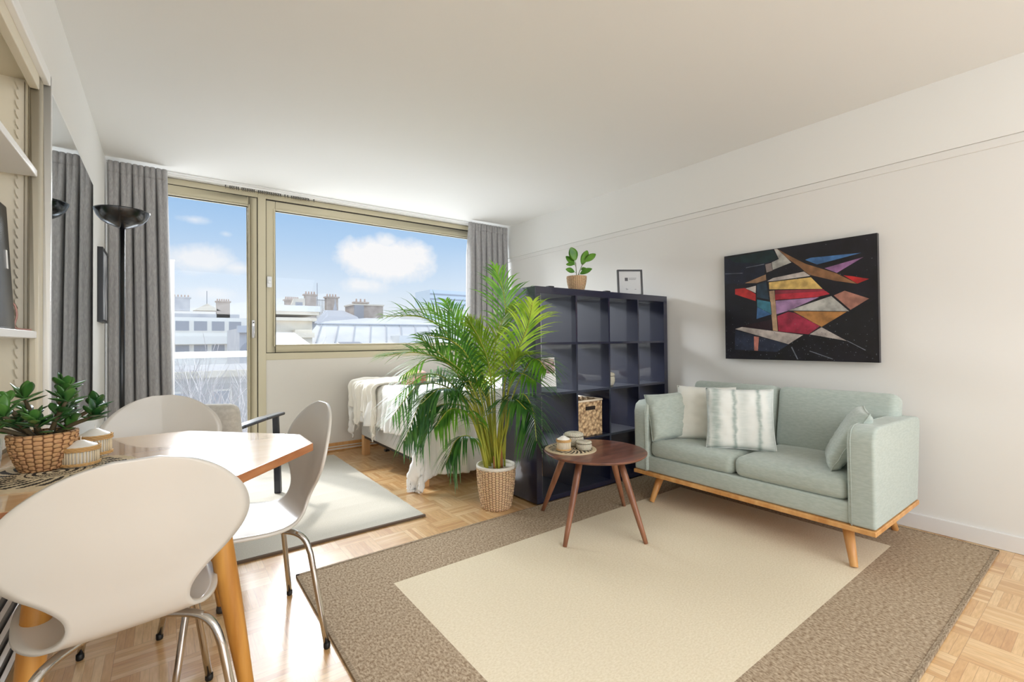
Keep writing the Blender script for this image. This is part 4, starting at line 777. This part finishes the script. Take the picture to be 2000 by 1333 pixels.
for a, b2 in ((SY0+.055, ym-.004), (ym+.004, yi1+.025)):
    m = MB(); rbox(m, (3.285, (a+b2)/2, .60), (.135, b2-a, .40), .04, 4, 0, E(0, 11, 0)); c_ = obj('back_cushion', m, sage, sf, smooth=True)
    cyy = (a+b2)/2; hw = (b2-a)/2-.03; R_ = E(0, 11, 0)
    pip = MB(); P_ = [R_ @ Vector((-.055, yy, zz)) + Vector((3.285, cyy, .60)) for yy, zz in ((-hw, -.18), (-hw, .172), (hw, .172), (hw, -.18))]; pip.tube(P_, .003, 6); obj('seam_piping', pip, sage, c_, smooth=True)
for (tx, ty), (fx, fy) in (((2.74, 1.93), (2.674, 1.962)), ((2.74, .86), (2.676, .815)), ((3.30, .86), (3.385, .83)), ((3.30, 1.93), (3.385, 1.96))):
    l = MB(); l.tube([(tx, ty, .192), (fx, fy, .0145)], [.026, .0165], 18); obj('leg', l, oak, sf, smooth='auto')

# scatter cushions
def pillow(name, label, base, size, th, rz, lean, m_, roll=0, grp='scatter cushions on the sofa', cat='cushion', seed=0, h=None):
    """base = point where the lower edge rests; rz = facing (front normal azimuth, degrees); lean back in degrees"""
    h = h or size; t = thing(name, label, cat, base, 0, grp); Rm = Matrix.Rotation(math.radians(rz), 3, 'Z') @ E(0, 0, 0) @ Matrix.Rotation(math.radians(lean), 3, 'Y') @ Matrix.Rotation(math.radians(roll), 3, 'X')
    # local: front normal = +X, width along Y, height along Z
    def f(sgn):
        def g(u, v):
            a, b = u*2-1, v*2-1; e = (1-a**4)*(1-b**4); pin = 1-.055*(1-abs(a)**2)*abs(b)**4-.0; pin2 = 1-.055*(1-abs(b)**2)*abs(a)**4
            x = sgn*th/2*max(e, 0)**.42*(1+.10*fbm((a*2, b*2, seed+sgn))) + .004*fbm((a*5, b*5, seed))
            p = Vector((x, a*size/2*pin2, b*h/2*pin)); p = Rm @ (p + Vector((0, 0, h/2))); return tuple(p + Vector(base))
        return g
    mb = MB(); mb.grid(f(1), 28, 28); mb.grid(f(-1), 28, 28); o = obj('cover', mb, m_, t, smooth=True)
    ed = MB(); pts = []
    g = f(1)
    for k in range(4*14+1):
        s_ = k/14; q = int(s_) % 4; r = s_-int(s_); uv_ = [(r, 0), (1, r), (1-r, 1), (0, 1-r)][q]; pts.append(g(*uv_))
    ed.tube(pts, .0026, 6, caps=False); obj('edge_seam', ed, m_, t, smooth=True)
    return t
offw = mat('off_white_linen', (222, 224, 218), .9, bump=(300, .35, .0012), sheen=.2)
def tie_dye():
    m = bpy.data.materials.new('tie_dye_linen'); m.use_nodes = True; nt = m.node_tree; b = nt.nodes['Principled BSDF']; L = nt.links.new
    tc = nt.nodes.new('ShaderNodeTexCoord'); sp = nt.nodes.new('ShaderNodeSeparateXYZ')
    def M(op, a, c=None):
        n = nt.nodes.new('ShaderNodeMath'); n.operation = op
        for i, v in enumerate((a, c)):
            if v is None: continue
            if isinstance(v, (int, float)): n.inputs[i].default_value = v
            else: L(v, n.inputs[i])
        return n.outputs[0]
    L(tc.outputs['Object'], sp.inputs[0]); nz = nt.nodes.new('ShaderNodeTexNoise'); nz.inputs['Scale'].default_value = 22; L(tc.outputs['Object'], nz.inputs[0])
    # horizontal coordinate across the cushion front
    q = M('ADD', M('MULTIPLY', sp.outputs[0], .50), M('MULTIPLY', sp.outputs[1], -.866)); q = M('ADD', q, M('MULTIPLY', M('SUBTRACT', nz.outputs[0], .5), .03)); cur = None
    for c0, w_, a_ in ((-.135, .030, .8), (-.03, .012, .9), (.02, .03, .3), (.105, .013, .85), (.17, .02, .4), (-.18, .012, .5)):
        d = M('DIVIDE', M('SUBTRACT', q, c0), w_); e = M('MULTIPLY', M('POWER', 2.718, M('MULTIPLY', M('MULTIPLY', d, d), -1)), a_); cur = e if cur is None else M('MAXIMUM', cur, e)
    n2 = nt.nodes.new('ShaderNodeTexNoise'); n2.inputs['Scale'].default_value = 1; n2.inputs['Detail'].default_value = 3; mp = nt.nodes.new('ShaderNodeMapping'); mp.inputs['Scale'].default_value = (14, 14, 120); L(tc.outputs['Object'], mp.inputs[0]); L(mp.outputs[0], n2.inputs[0])
    fac = M('MULTIPLY', cur, M('ADD', M('MULTIPLY', n2.outputs[0], 1.0), .35)); fac = M('MINIMUM', fac, .9)
    mx = nt.nodes.new('ShaderNodeMix'); mx.data_type = 'RGBA'; L(fac, mx.inputs[0]); mx.inputs[6].default_value = lin((228, 231, 228)); mx.inputs[7].default_value = lin((140, 160, 156)); L(mx.outputs[2], b.inputs['Base Color']); b.inputs['Roughness'].default_value = .9; return m
pillow('scatter_cushion', 'sage green cushion leaning on the left arm of the sofa', (2.800, 1.865, .440), .315, .11, 240, -14, sage, seed=1, roll=4)
pillow('scatter_cushion', 'plain off-white cushion behind the tie-dyed one', (2.905, 1.700, .438), .37, .11, 207, -17, offw, seed=2)
pillow('scatter_cushion', 'off-white tie-dyed cushion with vertical grey green streaks', (2.830, 1.430, .438), .385, .11, 210, -19, tie_dye(), seed=3)
pillow('scatter_cushion', 'sage green cushion leaning on the right arm of the sofa', (2.900, .985, .438), .345, .10, 110, -28, sage, seed=4)

# ------------------------------------------------------------------ bed
bdt = thing('bed', 'double bed with a white duvet standing along the window wall', 'bed', (2.5, 3.9, 0))
bx0, bx1, by0, by1 = 1.575, 3.50, 3.225, 4.57
base_f = mat('pale_grey_fabric', (206, 206, 204), .9, bump=(300, .3, .001)); duv = mat('white_duvet', (246, 245, 242), .9, bump=(30, .25, .006))
m = MB(); rbox(m, ((bx0+bx1)/2, (by0+by1)/2, .31), (bx1-bx0, by1-by0, .24), .02, 3); obj('base', m, base_f, bdt, smooth=True)
m = MB(); rbox(m, ((bx0+bx1)/2, (by0+by1)/2, .525), (bx1-bx0-.02, by1-by0-.02, .19), .04, 4); obj('mattress', m, mat('mattress_white', (232, 231, 228), .9), bdt, smooth=True)
for x, y in ((bx0+.035, by0+.035), (bx0+.035, by1-.035), (bx1-.05, by0+.035), (bx1-.05, by1-.035)):
    obj('leg', MB().box(x-.032, x+.032, y-.032, y+.032, 0, .195), mat('pine_block', (222, 176, 124), .5, vary=(3, (204, 152, 98), 5, (5, 5, .7))), bdt, bevel=.003)
m = MB().beam((bx0+.02, by0+.05, .182), (bx0+.02, by1-.05, .182), .02, .02); obj('steel_rail', m, black_m, bdt)
for y in (3.35, 3.98): m = MB(); m.beam((bx0+.06, y, .18), (bx0+.05, y+.03, .14), .02, .02).box(bx0+.02, bx0+.06, y+.01, y+.05, .13, .15); obj('folding_foot', m, black_m, bdt)
def drape(x0, x1, y0, y1, top, ex0, ex1, ey0, ey1, ovx0, ovx1, ovy0, ovy1, nu, nv, hang, wr, seed, thick=.0, puff=0):
    """cloth over a box top ex0..ex1 x ey0..ey1; cloth extends by ov* beyond the edges and hangs down"""
    def f(u, v):
        X = x0-ovx0+(x1-x0+ovx0+ovx1)*u; Y = y0-ovy0+(y1-y0+ovy0+ovy1)*v
        ox = (ex0-X) if X < ex0 else 0; oy = (ey0-Y) if Y < ey0 else ((Y-ey1) if Y > ey1 else 0); sy = -1 if Y < ey0 else 1
        n1 = fbm((X*4, Y*4, seed)); n2 = fbm((X*12, Y*12, seed+5))
        r = .07
        def arc(o):   # arc length -> (out, down)
            if o <= 0: return 0, 0
            if o < r*PI/2: a = o/r; return r*math.sin(a), r*(1-math.cos(a))
            return r+(o-r*PI/2)*.06, r+(o-r*PI/2)*.99
        ax_, dx = arc(ox); ay_, dy = arc(oy)
        z = top - dx - dy + wr*(n1*.9+n2*.35) + puff*math.exp(-((X-2.0)/1.1)**2)*(.5+.5*math.cos((Y-3.9)*2.2))
        fl = min(1, (dx+dy)/.25); xx = max(X, ex0)-ax_*(1+.35*fl*fbm((Y*5, seed, 1))*3) ; yy = min(max(Y, ey0), ey1)+sy*ay_*(1+.35*fl*fbm((X*5, seed, 2))*3)
        if dx > .05 and dy > .05: xx -= .02; yy += sy*.01
        return (xx, yy, max(z, hang(X, Y)))
    m = MB(); m.grid(f, nu, nv); return m
dm = drape(bx0+.0, bx1-.02, by0, by1, .690, bx0+.03, bx1, by0+.03, by1-.03, .36, 0, .62, .20, 110, 110, lambda X, Y: .012, .012, 3, puff=.03)
obj('duvet', dm, duv, bdt, smooth=True, solid=.016)
thr = mat('cream_muslin', (246, 242, 232), .95, bump=(70, .5, .004), sheen=.2)
tw = thing('throw_blanket', 'crumpled cream throw hanging over the foot of the bed', 'blanket', (1.7, 4.3, .7))
def throw_fn(u, v):
    # u across the bed foot (y), v along the cloth: top -> hanging
    Y = 3.98+.70*u; s = -0.75+1.30*v; fold = .022*math.sin(u*26+v*3)+.014*math.sin(u*47+1.7)
    L_ = .30+.22*math.exp(-((u-.16)/.13)**2)+.16*math.exp(-((u-.62)/.12)**2)+.0*u; 
    if s < 0: x = bx0+.03 - s*1.0; z = .735+fold*.5+.012*fbm((Y*6, s*6, 1)); Y2 = Y + s*-.10*(u-.5)*0 - .25*s*(-1)*0
    else:
        s2 = s/.55*L_; r = .07; a = min(s2/r, PI/2); x = bx0+.03-r*math.sin(a)-.02-abs(fold)*1.3; z = .735-r*(1-math.cos(a))-max(0, s2-r*PI/2)+fold*.3; Y2 = Y - .10*(s2)*(math.sin(u*9))
        x -= .012*fbm((Y*7, z*5, 2))
    return (x, Y2, z)
m = MB(); m.grid(throw_fn, 90, 90); obj('cloth', m, thr, tw, smooth=True, solid=.006)
m = MB(); rnd = random.Random(4)
for k in range(60):
    p = Vector(throw_fn(k/60, 1)); m.tube([p, p+Vector((rnd.uniform(-.008, .004), rnd.uniform(-.006, .006), -.02)), p+Vector((rnd.uniform(-.01, .006), rnd.uniform(-.012, .012), -.042))], .0015, 4)
fo = obj('fringe', m, thr, tw)
rust = mat('rust_velvet', (172, 112, 88), .8, vary=(40, (146, 84, 62), 4), sheen=.4)
def round_cushion(label, c, r, th, tilt, rz):
    t = thing('round_cushion', label, 'cushion', c, 0, 'rust coloured cushions on the bed'); Rm = Matrix.Rotation(math.radians(rz), 3, 'Z') @ Matrix.Rotation(math.radians(tilt), 3, 'Y')
    m = MB(); n = 48; pr = [(r*math.sin(a/10*PI/2)**.8 if a < 10 else r, th/2*math.cos(a/10*PI/2)**.6 if a < 10 else 0) for a in range(11)]; pr = pr + [(q[0], -q[1]) for q in reversed(pr[:-1])]
    vs = []
    for rr_, z in pr:
        for k in range(n): a = 2*PI*k/n; w_ = 1+.02*math.sin(k*PI/1.5); p = Rm @ Vector((rr_*w_*math.cos(a), rr_*w_*math.sin(a), z*(1-.1*abs(math.sin(a*12))))); vs.append(tuple(p+Vector(c)))
    m.add(vs, [(i*n+k, i*n+(k+1) % n, (i+1)*n+(k+1) % n, (i+1)*n+k) for i in range(len(pr)-1) for k in range(n)]); obj('cover', m, rust, t, smooth=True)
    b = MB(); p = Rm @ Vector((0, 0, th/2+.001))+Vector(c); b.lathe([(0, .008), (.012, .006), (.014, 0)], p, 12); obj('button', b, rust, t, smooth=True)
round_cushion('rust coloured round cushion lying on the white duvet seen through the palm', (1.87, 3.96, .775), .125, .09, 24, 215)
round_cushion('small dark rust cushion low behind the palm stems', (2.12, 3.33, .735), .07, .06, 30, 230)

# ------------------------------------------------------------------ palm
pc = Vector((1.80, 2.56, 0))
pm_ = thing('potted_palm', 'tall feathery areca palm in a white rimmed woven pot beside the shelving unit', 'plant', tuple(pc))
basket_pot(pm_, (pc.x, pc.y), .001, .098, .130, .272, weave_mat('palm_pot_weave', (218, 178, 132), (104, 64, 40), 34, rows=62), wave=.003)
m = MB(); m.lathe([(.131, .268), (.1335, .280), (.131, .290), (.122, .290), (.119, .272), (.117, .24)], (pc.x, pc.y, 0), 56); obj('pot_rim', m, mat('white_rim', (228, 222, 210), .6), pm_, smooth=True)
m = MB(); m.lathe([(0, .235), (.115, .235), (.115, .245), (0, .256)], (pc.x, pc.y, 0), 32); obj('soil', m, mat('brown_soil', (62, 40, 32), .95, bump=(70, .8, .012)), pm_)
rnd = random.Random(21)
cane_m = mat('yellow_green_cane', (176, 172, 62), .45, vary=(5, (132, 148, 52), 3, (3, 3, .6)))
lg = [leaf_mat('palm_green', (58, 112, 30), (104, 160, 40), .36, .38), leaf_mat('palm_yellow_green', (112, 156, 36), (168, 196, 60), .38, .42), leaf_mat('palm_deep_green', (38, 86, 38), (74, 124, 48), .30, .3)]
def leaflet(mb, p, d, L, W, droop, nrm):
    d = d.normalized(); s = d.cross(nrm); s = s.normalized() if s.length > 1e-4 else Vector((1, 0, 0)); n_ = s.cross(d); vs = []; R_ = 5
    for i in range(R_+1):
        k = i/R_; w_ = W*.5*(.45+1.1*k if k < .35 else max(.02, (1-k)/.65)**.8*.84); c = p + d*L*k - Vector((0, 0, droop*L*k*k)); vs += [c-s*w_, c+n_*(w_*.25)*-1, c+s*w_]
    mb.add(vs, [(i*3+j, i*3+j+1, i*3+j+4, i*3+j+3) for i in range(R_) for j in range(2)])
def frond(P, L, dr, kind, gi, start=.36, parent=pm_):
    pts = bez(P, 60); st = MB(); n = len(pts); st.tube(pts, [.0062*(1-.78*i/n)+.0008 for i in range(n)], 6); o = obj('frond', st, cane_m, parent, smooth=True)
    lf = MB(); N_ = 23 if kind == 'up' else 27; dr = dr+(.22 if kind == 'up' else 0)
    for i in range(N_+1):
        t = start+(1-start)*i/N_; k = t*(n-1); a = int(min(k, n-2)); p = pts[a].lerp(pts[a+1], k-a); tg_ = (pts[min(a+2, n-1)]-pts[max(a-2, 0)]).normalized(); s = tg_.cross(Vector((0, 0, 1)))
        s = s.normalized() if s.length > .15 else Vector((.807, -.59, 0))
        s = (s*.75 + Vector((.807, -.59, 0))*(.55 if s.dot(Vector((.807, -.59, 0))) > 0 else -.55)).normalized()
        q = (i/N_); Lq = L*(.55+.75*math.sin(PI*min(1, q*.85+.12)))*(1-.45*q**4); fwdk = .55+.9*q
        for sg in (-1, 1):
            upk = {'up': .75, 'side': .3, 'down': .05}[kind]*rnd.uniform(.6, 1.3); d = s*sg + tg_*fwdk*rnd.uniform(.85, 1.15) + Vector((0, 0, upk)) + Vector((rnd.uniform(-.12, .12), rnd.uniform(-.12, .12), rnd.uniform(-.12, .12)))
            leaflet(lf, p, d, Lq*rnd.uniform(.9, 1.2)*(.92 if kind == 'down' else 1.2), .0175*rnd.uniform(.85, 1.15)*(1.15 if kind == 'down' else 1), dr*rnd.uniform(.7, 1.2)+.08, Vector((0, 0, 1)) if kind != 'up' else (tg_.cross(s)))
    obj('leaflets', lf, lg[gi], o, smooth=True)
for i, (P, L, dr, k) in enumerate(FRONDS): frond(P, L*.92, dr, k, (0, 1, 0, 0, 2, 2, 2, 0, 2, 0, 0, 1, 2, 0, 1, 2, 0, 1, 0, 2, 0, 2, 0, 1, 2, 0)[i])
# bare canes and young shoots in the middle
for k in range(22):
    a = rnd.uniform(0, 2*PI); r_ = rnd.uniform(.01, .07); b0 = pc+Vector((math.cos(a)*r_, math.sin(a)*r_, .245)); L_ = rnd.uniform(.32, .62); tp = b0+Vector((math.cos(a)*rnd.uniform(.02, .16)-.03, math.sin(a)*rnd.uniform(.02, .14), L_))
    m = MB(); m.tube(bez([b0, b0.lerp(tp, .5)+Vector((math.cos(a)*-.01, math.sin(a)*-.01, .02)), tp], 10), [.0075]*5+[.0065, .006, .005, .0045, .0035, .0025], 7); obj('cane', m, cane_m, pm_, smooth=True)
m = MB(); m.tube([pc+Vector((-.045, -.05, .24)), pc+Vector((-.06, -.06, .36))], [.009, .005], 7); m.tube([pc+Vector((.02, -.03, .24)), pc+Vector((.02, -.025, .48))], [.016, .012], 8); obj('dry_stub', m, mat('dry_brown', (150, 102, 56), .8), pm_, smooth=True)
# ------------------------------------------------------------------ balcony
bl = thing('balcony_railing', 'white balcony railing bar with a clear glass guard outside the door', 'railing', (.6, 5.9, 0))
wp = mat('balcony_white', (238, 238, 236), .5)
obj('handrail', MB().box(-1.2, 4.4, 5.88, 5.94, .965, 1.03), wp, bl, bevel=.006)
obj('glass_guard', MB().box(-1.2, 4.4, 5.905, 5.915, -.02, .964), glass_mat('guard_glass', (240, 242, 244), haze=.035), bl)  # slight milky veil, painted-in haze over the view below the rail
sc_p = thing('balcony_post', 'slim white post rising beside the curtain on the balcony', 'post', (.06, 5.9, 0))
obj('post', MB().box(.035, .075, 5.84, 5.875, -.12, 1.975), wp, sc_p, bevel=.004); obj('cap', MB().box(.030, .080, 5.835, 5.880, 1.975, 1.985), wp, sc_p)
struct(obj('trim_4', MB().box(-1.4, 4.6, YW+.14, 5.98, -.34, -.10), mat('concrete', (200, 198, 194), .8)))

# ------------------------------------------------------------------ city
G = -17
struct(obj('ground', MB().box(-120, 260, 8, 400, G-.5, G), mat('street_grey', (176, 176, 176), .9)))
stone = mat('pale_limestone', (232, 222, 204), .85, vary=(.9, (214, 204, 188), 5, (1, 1, 3))); stone2 = mat('grey_stone', (206, 204, 204), .85, vary=(.8, (188, 187, 190), 5)); zinc = mat('zinc_sheet', (230, 229, 226), .5, vary=(.5, (212, 213, 214), 4)); zinc2 = mat('dark_zinc', (186, 188, 194), .5)  # city colours here and below paled to stand in for distance haze
brick = mat('chimney_brick', (196, 182, 170), .9, vary=(1.5, (176, 160, 148), 5)); pane_m = mat('city_pane', (166, 172, 184), .25); pane_d = mat('dark_opening', (160, 160, 166), .4); hw_ = mat('housing_white', (240, 236, 228), .8); pots = mat('terracotta_pots', (200, 176, 160), .9); tower_g = mat('tower_glass', (208, 220, 230), .2, coat=.4)
def house(name, label, x0, x1, y0, y1, z1, wall, wins=(), grp='buildings across the street', cat='building'):
    t = thing(name, label, cat, ((x0+x1)/2, (y0+y1)/2, G), group=grp); obj('walls', MB().box(x0, x1, y0, y1, G, z1), wall, t); return t
def window(t, x, z, w, h, y, m=None, frame=True):
    f = obj('window', MB().box(x-w/2-.12, x+w/2+.12, y-.12, y+.02, z-h/2-.12, z+h/2+.12), hw_, t); obj('pane', MB().box(x-w/2, x+w/2, y-.16, y-.08, z-h/2, z+h/2), m or pane_m, f)
def chimney(t, x0, x1, y0, y1, z0, z1, m=None, n=5):
    c = obj('chimney', MB().box(x0, x1, y0, y1, z0, z1).box(x0-.15, x1+.15, y0-.1, y1+.1, z1, z1+.18), m or brick, t)
    p = MB()
    for k in range(n): xx = x0+(x1-x0)*(k+.5)/n; p.lathe([(.10, 0), (.08, .3), (.09, .34), (0, .34)], (xx, (y0+y1)/2, z1+.18), 8)
    obj('chimney_pots', p, pots, c)
# stone wall with zinc cap, near left of the window
a = house('stone_house', 'pale stone gable house with a zinc capped cornice, at the left of the window view', 3.9, 6.1, 25, 29, 2.2, stone)
obj('cornice', MB().box(3.8, 6.25, 24.7, 29.3, 2.2, 2.36).box(3.75, 6.35, 24.6, 29.4, 2.5, 2.66), stone, a); obj('zinc_cap', MB().box(3.7, 6.4, 24.5, 29.5, 2.66, 2.95), zinc, a)
obj('pilaster', MB().box(5.15, 5.95, 24.4, 25.1, G, 1.75).box(5.05, 6.05, 24.3, 25.1, 1.35, 1.6), stone, a)
a = house('zinc_annex', 'low zinc roofed annex at the foot of the stone house', 3.4, 4.9, 20.5, 23.8, .9, zinc2); obj('roof', MB().add([(3.3, 20.4, .95), (5.0, 20.4, .95), (5.0, 23.9, 1.6), (3.3, 23.9, 1.6)], [(0, 1, 2, 3)]), zinc, a)
# big zinc roof
a = house('zinc_roof_building', 'long building with a bright standing seam zinc roof across the street', 6.3, 26, 28, 40, .35, stone2)
sl = MB().add([(6.3, 27.6, .75), (26, 27.6, .75), (26, 29.5, 1.05), (6.3, 29.5, 1.05)], [(0, 1, 2, 3)]).add([(6.6, 29.5, 1.05), (26, 29.5, 1.05), (26, 32, 2.28), (8.1, 32, 2.28)], [(0, 1, 2, 3)]).add([(8.1, 32, 2.28), (26, 32, 2.28), (26, 35, 2.8), (12.5, 35, 2.95), (9, 33.5, 2.55)], [(0, 1, 2, 3, 4)]).box(6.3, 26, 27.6, 28, .3, .75)
sl.fix = True; obj('zinc_roof', sl, zinc, a)
for k in range(17):
    x = 7.4+k*1.12; obj('roof_seam', MB().beam((x, 29.5, 1.09), (x+1.0 if x+1.0 > 8.1 else 8.1, 32, 2.32), .05, .05), zinc2, a)
for x in (9.2, 14.2, 17.5): f = obj('skylight', MB().beam((x, 28.0, .88), (x, 28.9, 1.02), 1.5, .12), hw_, a); obj('pane', MB().beam((x, 28.05, .95), (x, 28.85, 1.09), 1.3, .06), pane_d, f)
obj('ridge_cap', MB().beam((8.1, 32, 2.34), (26, 32, 2.34), .14, .08), zinc2, a)
obj('dormer', MB().box(12.4, 13.5, 28.5, 30, .8, 1.5), zinc, a); obj('dormer', MB().box(15.5, 16.1, 28.2, 30, .8, 1.5), hw_, a)
# rooftops further back with chimneys
a = house('chimney_house', 'far rooftop crowded with blocky chimney stacks and a lattice', 11.2, 18.0, 60, 68, 3.6, stone2)
obj('mansard', MB().add([(11.0, 59.5, 3.6), (18.2, 59.5, 3.6), (17.6, 62, 5.0), (11.6, 62, 5.0), (17.6, 66, 5.0), (11.6, 66, 5.0)], [(0, 1, 2, 3), (3, 2, 4, 5)]), zinc, a)
chimney(a, 12.0, 13.6, 62, 62.8, 4, 6.3, n=7); chimney(a, 13.9, 15.2, 60.2, 61, 3, 6.9, n=4); chimney(a, 16.4, 17.8, 60, 61, 3, 6.7, n=4)
obj('gable_wall', MB().add([(11.2, 59.9, 3.6), (13.8, 59.9, 3.6), (13.8, 59.9, 6.5), (12.5, 59.9, 6.4), (11.9, 59.9, 4.6), (11.2, 60.4, 3.6), (13.8, 60.4, 3.6), (13.8, 60.4, 6.5), (12.5, 60.4, 6.4), (11.9, 60.4, 4.6)], [(0, 1, 2, 3, 4), (9, 8, 7, 6, 5), (2, 7, 8, 3), (3, 8, 9, 4), (4, 9, 5, 0)]), stone, a)
obj('wall_opening', MB().box(12.7, 13.5, 59.85, 59.95, 5.2, 6.0), pane_d, a)
obj('aerial', MB().tube([(15.5, 61, 5), (15.5, 61, 8.6)], .04, 6), pane_d, a)
m = MB()
for k in range(7): m.box(15.3+k*.16, 15.34+k*.16, 61, 61.06, 4.6, 6.5)
m.box(15.2, 16.4, 61, 61.06, 6.42, 6.5); obj('lattice', m, pane_d, a)
# mansard house with dormers
a = house('mansard_house', 'grey mansard roofed house with two dormers in the middle distance', 11.4, 15.9, 46, 54, 2.6, stone2)
obj('roof', MB().add([(11.3, 45.6, 2.9), (16.0, 45.6, 2.9), (16.0, 47.4, 3.7), (12.3, 47.4, 3.7), (16.0, 52, 4.6), (14, 52, 4.6)], [(0, 1, 2, 3), (3, 2, 4, 5)]), zinc2, a)
for x in (13.2, 14.9): window(a, x, 2.75, .7, .7, 45.7)
obj('spire', MB().lathe([(.3, 0), (.25, .5), (.08, 1.2), (0, 2.0)], (15.4, 53, 4.2), 8), stone2, a)
a = house('party_wall_house', 'long blank chimney wall between the rooftops', 16.5, 19.8, 50, 53, 5.1, brick); obj('coping', MB().box(16.4, 19.9, 49.9, 53.1, 5.1, 5.25), stone, a); obj('side_pier', MB().box(16.5, 17.5, 49.7, 50.0, 3, 5.1), mat('grey_render', (168, 166, 168), .9), a)
chimney(a, 16.8, 18.2, 50.5, 51.0, 5.2, 5.35, n=3)
# low horizon of rooftops
rnd = random.Random(9)
for k, (x0, x1, h) in enumerate(((34, 50, 5.4), (50, 62, 4.6), (62, 80, 3.9), (80, 104, 3.2))):
    a = house('distant_block', ['long grey rooftop on the horizon right of the chimney wall', 'second rooftop on the horizon, a little lower', 'third low rooftop on the horizon behind the palm', 'faint rooftop on the horizon left of the glass tower'][k], x0*.98, x1*.98, 120, 130, h, stone2, grp='rooftops on the horizon')
# glass tower
a = house('glass_tower', 'pale glass office tower rising behind the palm', 45.5, 72, 92, 104, 8.2, hw_)
obj('upper_box', MB().box(47.5, 58, 92.5, 100, 8.2, 12.6), tower_g, a); obj('parapet', MB().box(45.3, 72.2, 91.8, 104.2, 8.2, 8.6), hw_, a)
for j in range(3): obj('mullion', MB().box(47.5, 58, 92.38, 92.5, 9.3+j*1.1, 9.6+j*1.1), pane_m, a)
for k in range(5):
    for j in range(2): obj('window_band', MB().box(45.9+k*4.3, 49.6+k*4.3, 91.85, 92, 1.0+j*3.6, 3.4+j*3.6), tower_g, a)
# left view through the balcony door
a = house('modernist_block', 'white modernist apartment block with ribbon balconies seen through the door', -.5, 9.2, 70, 82, 4.4, hw_, grp='buildings seen through the balcony door')
for j in range(4):
    z = 3.3-j*3.0
    obj('balcony_band', MB().box(-.6, 9.3, 68.9, 70.1, z-2.3, z-1.3), hw_, a)
    for k in range(4): window(a, 1.7+k*1.9, z, 1.4, 1.2, 70.0, pane_d)
a = house('rooftop_stack_house', 'far house with blocky chimney stacks above the white block', .5, 9.5, 84, 96, 5.6, stone2, grp='buildings seen through the balcony door')
chimney(a, .9, 3.0, 84, 85, 6, 7.9, stone2, n=5); chimney(a, 6.4, 8.2, 84, 85, 5, 7.5, n=6); obj('pediment', MB().add([(3.4, 84, 6.1), (7, 84, 6.1), (5.2, 84, 7.2), (3.4, 86, 6.1), (7, 86, 6.1), (5.2, 86, 7.2)], [(0, 1, 2), (5, 4, 3), (0, 2, 5, 3), (2, 1, 4, 5)]), stone, a); obj('flagpole', MB().tube([(5.2, 85, 7.0), (5.2, 85, 9.2)], .06, 6), pane_d, a)
a = house('arched_facade', 'grey facade with an arched window and zinc cornice right of the white block', 5.2, 9.6, 46, 56, 2.4, stone2, grp='buildings seen through the balcony door')
obj('cornice', MB().box(5.0, 9.8, 45.3, 46.1, 2.0, 2.6), zinc2, a)
m = MB(); n = 18; vs = [(6.1+.9*math.cos(PI*k/n), 45.85, .3+.9*math.sin(PI*k/n)) for k in range(n+1)]+[(6.1+.9*math.cos(PI*k/n), 46, .3+.9*math.sin(PI*k/n)) for k in range(n+1)]
m.add(vs, [tuple(range(n+1))]+[(k, k+1, n+2+k, n+1+k) for k in range(n)]); obj('arched_window', m, pane_d, a); chimney(a, 6.6, 8.2, 47, 48, 2.5, 4.4, stone2, n=3)
a = house('near_facade', 'grey classical facade with tall windows behind the bare trees', -6, 6.2, 34, 44, -.6, stone2, grp='buildings seen through the balcony door')
obj('cornice', MB().box(-6.2, 6.5, 33.5, 34.1, -1.0, -.6), stone, a)
for k in range(5):
    for j in range(3): window(a, -3.5+k*2.1, -3.0-j*4.2, .95, 2.2, 34.0)
# bare winter trees in the street
bark = mat('winter_bark', (172, 166, 166), .95)
def tree(x, y, z0, h, seed, label):
    rnd = random.Random(seed); m = MB()
    def br(p, d, L, r, lv):
        q = p+d*L; m.tube([p, p.lerp(q, .5)+Vector((rnd.uniform(-1, 1), rnd.uniform(-1, 1), 0))*L*.06, q], [r, r*.8, r*.62], 5, caps=False)
        if lv == 0: return
        for _ in range(3 if lv > 2 else 3):
            dd = (d+Vector((rnd.uniform(-1, 1), rnd.uniform(-1, 1), rnd.uniform(-.25, .8)))*.5).normalized(); br(q if _ == 0 else p.lerp(q, rnd.uniform(.55, 1)), dd, L*rnd.uniform(.6, .82), r*.58, lv-1)
    t = thing('bare_tree', label, 'tree', (x, y, z0), group='bare trees below the balcony')
    br(Vector((x, y, z0)), Vector((0, 0, 1)), h*.36, .22, 6); obj('branches', m, bark, t)
tree(.4, 13, G, 17.6, 3, 'leafless grey tree nearest the balcony'); tree(1.9, 19.6, G, 17.2, 7, 'leafless grey tree further from the balcony, toward the door frame'); tree(-3.4, 25, G, 17, 11, 'leafless grey tree furthest left below the balcony')
